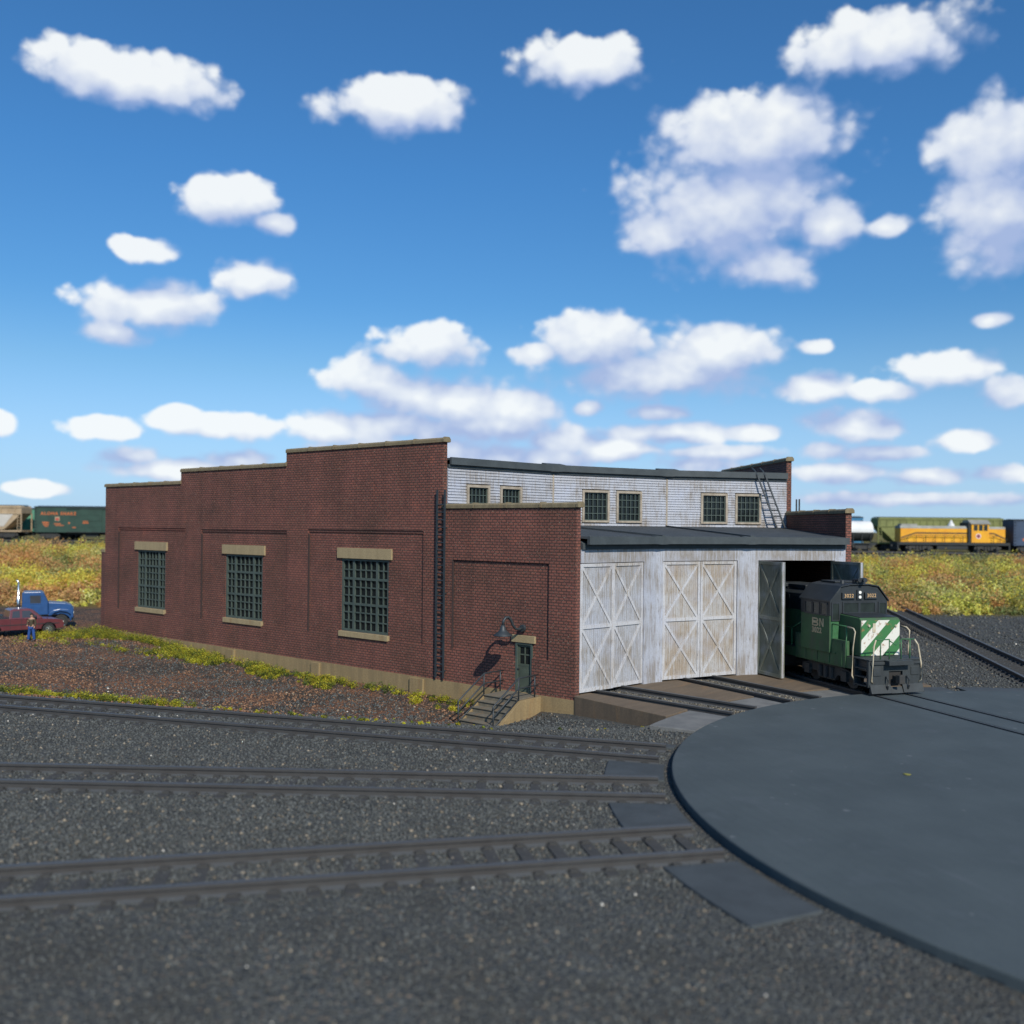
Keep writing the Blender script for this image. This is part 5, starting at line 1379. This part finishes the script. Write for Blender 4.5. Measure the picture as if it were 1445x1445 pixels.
bm = bmesh.new(); box(bm, -6.2, .9, -.42, -.30, .62, .86); box(bm, -6.2, .9, .30, .42, .62, .86); box(bm, -5.6, -3.9, -.5, .5, .87, 1.02); obj('chassis', bm, M['loco_black'], bt)
bm = bmesh.new(); box(bm, 1.02, 1.14, -1.05, 1.05, .42, .72); obj('bumper', bm, M['truck_grey'], bt, bevel=.03)
bm = bmesh.new(); box(bm, 1.05, 1.10, -.5, .5, .9, 1.55); obj('grille', bm, M['chrome'], bt)

# ------------------------------------------------------------------ person standing by the pickup
pp = atz(44.5, 905.5, -.3); ph = gz(pp.x, pp.y)
pr_ = thing('person', 'person in blue trousers and a dark shirt standing beside the maroon pickup', 'person', (pp.x, pp.y, ph), math.atan2(CY-pp.y, CX-pp.x)-.5)
def skin(name, verts, edges, radii, mat, parent, lv=2):
    me = bpy.data.meshes.new(name); me.from_pydata(verts, edges, []); me.materials.append(mat)
    o = bpy.data.objects.new(name, me); COL.objects.link(o); o.parent = parent
    s = o.modifiers.new('skin', 'SKIN'); s.use_smooth_shade = True
    for v, r in zip(me.skin_vertices[0].data, radii): v.radius = (r, r) if not isinstance(r, tuple) else r
    me.skin_vertices[0].data[0].use_root = True
    d = o.modifiers.new('sub', 'SUBSURF'); d.levels = lv; d.render_levels = lv
    return o
m_, nt_, b_ = new_mat('skin_tone'); b_.inputs['Base Color'].default_value = (.42,.24,.16,1); b_.inputs['Roughness'].default_value = .6; M['skin'] = m_
M['trousers'] = plain('trousers', (.018,.075,.28), (.014,.055,.20), .85); M['shirt'] = plain('shirt', (.085,.07,.04), (.05,.042,.026), .9); M['hair'] = plain('hair', (.025,.016,.012), None, .8)
V_ = [(0,0,.92), (0,0,1.12), (0,0,1.32), (0,0,1.44), (0,0,1.53), (.02,0,1.64), (.01,0,1.73),
      (0,.10,.86), (.02,.14,.48), (-.01,.17,.09), (.13,.18,.04),
      (0,-.10,.86), (.04,-.15,.48), (.03,-.19,.09), (.17,-.20,.04),
      (0,.19,1.40), (-.02,.25,1.14), (.10,.23,.92), (.14,.22,.83),
      (0,-.19,1.40), (.03,-.25,1.15), (.20,-.18,1.02), (.27,-.14,.98)]
E_ = [(0,1),(1,2),(2,3),(3,4),(4,5),(5,6),(0,7),(7,8),(8,9),(9,10),(0,11),(11,12),(12,13),(13,14),(3,15),(15,16),(16,17),(17,18),(3,19),(19,20),(20,21),(21,22)]
R_ = [(.14,.11), (.13,.10), (.16,.11), (.10,.08), .055, .095, .075, .095, .065, .045, .04, .095, .065, .045, .04, .065, .047, .036, .035, .065, .047, .036, .035]
skin('body', V_, E_, R_, M['skin'], pr_)
up = [(0,0,.89), (0,0,1.12), (0,0,1.32), (0,0,1.43), (0,.19,1.40), (-.02,.25,1.14), (0,-.19,1.40), (.03,-.25,1.15), (.09,.232,.94), (.185,-.185,1.03)]
skin('shirt', up, [(0,1),(1,2),(2,3),(3,4),(4,5),(3,6),(6,7),(5,8),(7,9)], [(.165,.135), (.155,.125), (.185,.135), (.12,.10), .085, .062, .085, .062, .052, .052], M['shirt'], pr_)
lg = [(0,0,.93), (0,.10,.86), (.02,.14,.48), (-.01,.17,.08), (0,-.10,.86), (.04,-.15,.48), (.03,-.19,.08)]
skin('trousers', lg, [(0,1),(1,2),(2,3),(0,4),(4,5),(5,6)], [(.16,.13), .12, .092, .085, .12, .092, .085], M['trousers'], pr_)
bm = bmesh.new(); bmesh.ops.create_icosphere(bm, subdivisions=3, radius=.108)
for v in list(bm.verts):
    if v.co.z < -.02 and v.co.x > -.02: bm.verts.remove(v)
for v in bm.verts: v.co = Vector((v.co.x*1.02+.0, v.co.y*.95, v.co.z*1.05+1.69))
obj('hair', bm, M['hair'], pr_, smooth=True)
for s in (-1, 1):
    bm = bmesh.new(); box(bm, -.06, .19, s*.18-.05, s*.18+.05, 0, .09); obj('shoe', bm, M['loco_black'], pr_, bevel=.03)

# ------------------------------------------------------------------ sky, sun, camera
SUN_EL, SUN_AZ = 36.0, 149.0
w = bpy.data.worlds.new('World'); sc.world = w; w.use_nodes = True; nt = w.node_tree
for n in list(nt.nodes): nt.nodes.remove(n)
out = N(nt, 'ShaderNodeOutputWorld'); bg = N(nt, 'ShaderNodeBackground'); L(nt, bg.outputs[0], out.inputs[0])
sky = N(nt, 'ShaderNodeTexSky', sky_type='NISHITA', sun_disc=False)
sky.sun_elevation = R(SUN_EL); sky.sun_rotation = R(90-SUN_AZ); sky.air_density = 1.0; sky.dust_density = .6; sky.ozone_density = 2.5
SKY_STR = .10
bg.inputs['Strength'].default_value = SKY_STR
# cloud field in azimuth / elevation
CL = [(328,283,78,40),(385,315,40,20),(205,353,52,24),(213,437,105,44),(365,396,58,36),(160,470,50,24),(0,598,32,24),(140,604,62,20),(250,592,48,24),(335,603,66,26),(185,645,50,18),(240,662,110,20),(340,650,60,20),
      (60,690,60,14),(605,488,86,36),(520,542,74,42),(645,572,125,46),(560,600,160,32),(720,578,86,34),(790,622,70,28),(700,645,120,28),(470,606,66,24),(830,576,26,15),
      (840,485,98,56),(1012,500,108,58),(920,530,170,44),(755,498,46,20),(1035,290,185,105),(1090,370,80,46),(1165,318,70,44),(1250,322,40,20),(925,330,60,40),(1405,300,105,105),(1060,200,170,80),(1400,205,110,80),
      (1145,545,64,27),(1245,553,66,20),(1330,523,92,30),(1425,553,56,30),(930,582,54,15),(1060,610,58,15),(955,612,130,20),(1205,600,92,30),(1160,635,46,18),(1355,622,50,20),(1395,452,34,14),(880,632,64,17),
      (985,655,90,18),(1180,668,90,18),(1310,672,70,16),(1420,668,60,16),(1150,490,32,14),(860,640,60,16),(560,150,130,46),(190,110,150,50),(820,90,110,46),(1250,60,150,60),(600,640,190,34),(560,560,90,40),(700,600,110,40),(760,650,90,30),(1010,640,120,16),(1240,640,80,14),(520,690,200,20),(900,690,260,18),(1280,705,220,14)]
grp = bpy.data.node_groups.new('cloud_field', 'ShaderNodeTree')
grp.interface.new_socket('P', in_out='INPUT', socket_type='NodeSocketVector'); grp.interface.new_socket('D', in_out='OUTPUT', socket_type='NodeSocketFloat')
gi, go = grp.nodes.new('NodeGroupInput'), grp.nodes.new('NodeGroupOutput')
def azel(x, y):
    dx, dy = x-722.5, y-YH; u = (dx*math.cos(ROLL)+dy*math.sin(ROLL))/F; v = (dx*math.sin(ROLL)-dy*math.cos(ROLL))/F
    return YAW-math.atan(u), math.atan(v/math.sqrt(1+u*u))
prev = None
for (x, y, rx, ry) in CL:
    a, e_ = azel(x, y); a1, _ = azel(x+rx, y); _, e1 = azel(x, y-ry)
    ra, re = abs(a1-a), abs(e1-e_)
    n1 = grp.nodes.new('ShaderNodeVectorMath'); n1.operation = 'MULTIPLY_ADD'; grp.links.new(gi.outputs[0], n1.inputs[0])
    n1.inputs[1].default_value = (1/ra, 1/re, 0); n1.inputs[2].default_value = (-a/ra, -e_/re, 0)
    n2 = grp.nodes.new('ShaderNodeVectorMath'); n2.operation = 'LENGTH'; grp.links.new(n1.outputs[0], n2.inputs[0])
    if prev is None: prev = n2.outputs['Value']
    else:
        n3 = grp.nodes.new('ShaderNodeMath'); n3.operation = 'SMOOTH_MIN'; n3.inputs[2].default_value = .22; grp.links.new(prev, n3.inputs[0]); grp.links.new(n2.outputs['Value'], n3.inputs[1]); prev = n3.outputs[0]
mpn = grp.nodes.new('ShaderNodeMapping'); mpn.inputs['Scale'].default_value = (1, 1.25, 1); grp.links.new(gi.outputs[0], mpn.inputs[0])
nz = grp.nodes.new('ShaderNodeTexNoise'); nz.inputs['Scale'].default_value = 15; nz.inputs['Detail'].default_value = 7; nz.inputs['Roughness'].default_value = .60; grp.links.new(mpn.outputs[0], nz.inputs['Vector'])
k1 = grp.nodes.new('ShaderNodeMath'); k1.operation = 'MULTIPLY_ADD'; k1.inputs[1].default_value = 2.0; k1.inputs[2].default_value = -1.0+1.9*1.06; grp.links.new(nz.outputs['Fac'], k1.inputs[0])
k2 = grp.nodes.new('ShaderNodeMath'); k2.operation = 'MULTIPLY_ADD'; k2.inputs[1].default_value = -1.9; grp.links.new(prev, k2.inputs[0]); grp.links.new(k1.outputs[0], k2.inputs[2])
last = k2.outputs[0]
for sc_, am in ((24, .70), (60, .42)):      # cauliflower puffs
    vr = grp.nodes.new('ShaderNodeTexVoronoi'); vr.voronoi_dimensions = '2D'; vr.feature = 'SMOOTH_F1'; vr.inputs['Scale'].default_value = sc_; vr.inputs['Smoothness'].default_value = .35
    wv = grp.nodes.new('ShaderNodeVectorMath'); wv.operation = 'MULTIPLY_ADD'; wv.inputs[1].default_value = (.02, .02, 0); grp.links.new(nz.outputs['Color'], wv.inputs[0]); grp.links.new(mpn.outputs[0], wv.inputs[2])
    grp.links.new(wv.outputs[0], vr.inputs['Vector'])
    q1 = grp.nodes.new('ShaderNodeMath'); q1.operation = 'MULTIPLY_ADD'; q1.inputs[1].default_value = -am; q1.inputs[2].default_value = .40*am; grp.links.new(vr.outputs['Distance'], q1.inputs[0])
    q2 = grp.nodes.new('ShaderNodeMath'); q2.operation = 'ADD'; grp.links.new(last, q2.inputs[0]); grp.links.new(q1.outputs[0], q2.inputs[1]); last = q2.outputs[0]
grp.links.new(last, go.inputs[0])
tc = N(nt, 'ShaderNodeTexCoord'); sx = N(nt, 'ShaderNodeSeparateXYZ'); L(nt, tc.outputs['Generated'], sx.inputs[0])
at2 = N(nt, 'ShaderNodeMath', operation='ARCTAN2'); L(nt, sx.outputs['Y'], at2.inputs[0]); L(nt, sx.outputs['X'], at2.inputs[1])
as_ = N(nt, 'ShaderNodeMath', operation='ARCSINE'); L(nt, sx.outputs['Z'], as_.inputs[0])
cb_ = N(nt, 'ShaderNodeCombineXYZ'); L(nt, at2.outputs[0], cb_.inputs[0]); L(nt, as_.outputs[0], cb_.inputs[1])
g1 = nt.nodes.new('ShaderNodeGroup'); g1.node_tree = grp; L(nt, cb_.outputs[0], g1.inputs[0])
vo2 = N(nt, 'ShaderNodeVectorMath', operation='ADD'); vo2.inputs[1].default_value = (.010, .030, 0); L(nt, cb_.outputs[0], vo2.inputs[0])
g2 = nt.nodes.new('ShaderNodeGroup'); g2.node_tree = grp; L(nt, vo2.outputs[0], g2.inputs[0])
dif = N(nt, 'ShaderNodeMath', operation='SUBTRACT'); L(nt, g1.outputs[0], dif.inputs[0]); L(nt, g2.outputs[0], dif.inputs[1])
lit = N(nt, 'ShaderNodeMath', operation='MULTIPLY_ADD'); lit.inputs[1].default_value = .46; lit.inputs[2].default_value = .24; L(nt, dif.outputs[0], lit.inputs[0])
lit.use_clamp = True
wd = N(nt, 'ShaderNodeMath', operation='MULTIPLY_ADD'); wd.inputs[1].default_value = -.75; wd.inputs[2].default_value = 1.25; L(nt, lit.outputs[0], wd.inputs[0])
dd = N(nt, 'ShaderNodeMath', operation='DIVIDE'); L(nt, g1.outputs[0], dd.inputs[0]); L(nt, wd.outputs[0], dd.inputs[1])
ds = N(nt, 'ShaderNodeMapRange', interpolation_type='SMOOTHSTEP'); L(nt, dd.outputs[0], ds.inputs['Value']); dens = ds.outputs[0]
K = 1/SKY_STR
ccol = mix(nt, lit.outputs[0], tuple(x*K for x in (.40,.50,.76)), tuple(x*K for x in (.94,.97,.98)))
# clear sky: the physical sky, graded a little deeper overhead and paler low down
el = N(nt, 'ShaderNodeMapRange'); el.inputs['From Min'].default_value = 0; el.inputs['From Max'].default_value = .42; L(nt, as_.outputs[0], el.inputs['Value'])
tint = N(nt, 'ShaderNodeValToRGB'); L(nt, el.outputs[0], tint.inputs[0])
tint.color_ramp.elements[0].color = (.52,.86,1.42,1); tint.color_ramp.elements[1].color = (.42,.90,1.26,1); tint.color_ramp.elements[1].position = .85
e_m = tint.color_ramp.elements.new(.38); e_m.color = (.49,.87,1.12,1)
skyc = mix(nt, 1.0, sky.outputs[0], tint.outputs[0], 'MULTIPLY')
dk = N(nt, 'ShaderNodeMath', operation='MULTIPLY'); dk.inputs[1].default_value = .93; L(nt, dens, dk.inputs[0])
hz = N(nt, 'ShaderNodeMapRange', interpolation_type='SMOOTHSTEP'); hz.inputs['From Min'].default_value = .24; hz.inputs['From Max'].default_value = -.02; hz.inputs['To Max'].default_value = .70; L(nt, as_.outputs[0], hz.inputs['Value'])
skyc = mix(nt, hz.outputs[0], skyc, tuple(x*K for x in (.50,.70,.92)))
fin = mix(nt, dk.outputs[0], skyc, ccol)
L(nt, fin, bg.inputs['Color'])
w.cycles.sampling_method = 'MANUAL'; w.cycles.sample_map_resolution = 512

sd = bpy.data.lights.new('sun', 'SUN'); sd.energy = 4.1; sd.angle = R(.5); sd.color = (1, .93, .82)
so = bpy.data.objects.new('sun', sd); COL.objects.link(so)
dv = Vector((math.cos(R(SUN_EL))*math.cos(R(SUN_AZ)), math.cos(R(SUN_EL))*math.sin(R(SUN_AZ)), math.sin(R(SUN_EL))))
so.rotation_euler = dv.to_track_quat('Z', 'Y').to_euler(); so.location = (0, 40, 60)

cd = bpy.data.cameras.new('camera'); cam = bpy.data.objects.new('camera', cd); COL.objects.link(cam); sc.camera = cam
rt = Vector((sy_, -cy_, 0)); upv = Vector((0, 0, 1)); fw = Vector((cy_, sy_, 0))
Xc = rt*math.cos(ROLL)+upv*math.sin(ROLL); Yc = -rt*math.sin(ROLL)+upv*math.cos(ROLL)
cam.matrix_world = basis((CX, CY, HC), Xc, Yc, -fw)
cd.sensor_width = 36; cd.lens = F/1445*36; cd.shift_y = (YH-722.5)/1445
cd.clip_start = .5; cd.clip_end = 8000
cd.dof.use_dof = True; cd.dof.focus_distance = 42; cd.dof.aperture_fstop = .24
sc.view_settings.view_transform = 'Standard'; sc.view_settings.look = 'None'; sc.view_settings.exposure = 0; sc.view_settings.gamma = 1
sc.render.engine = 'CYCLES'
sc.cycles.use_denoising = True; sc.cycles.max_bounces = 6; sc.cycles.diffuse_bounces = 3; sc.cycles.sample_clamp_indirect = 6
for o in list(bpy.data.objects):
    if '_off' in o: del o['_off']
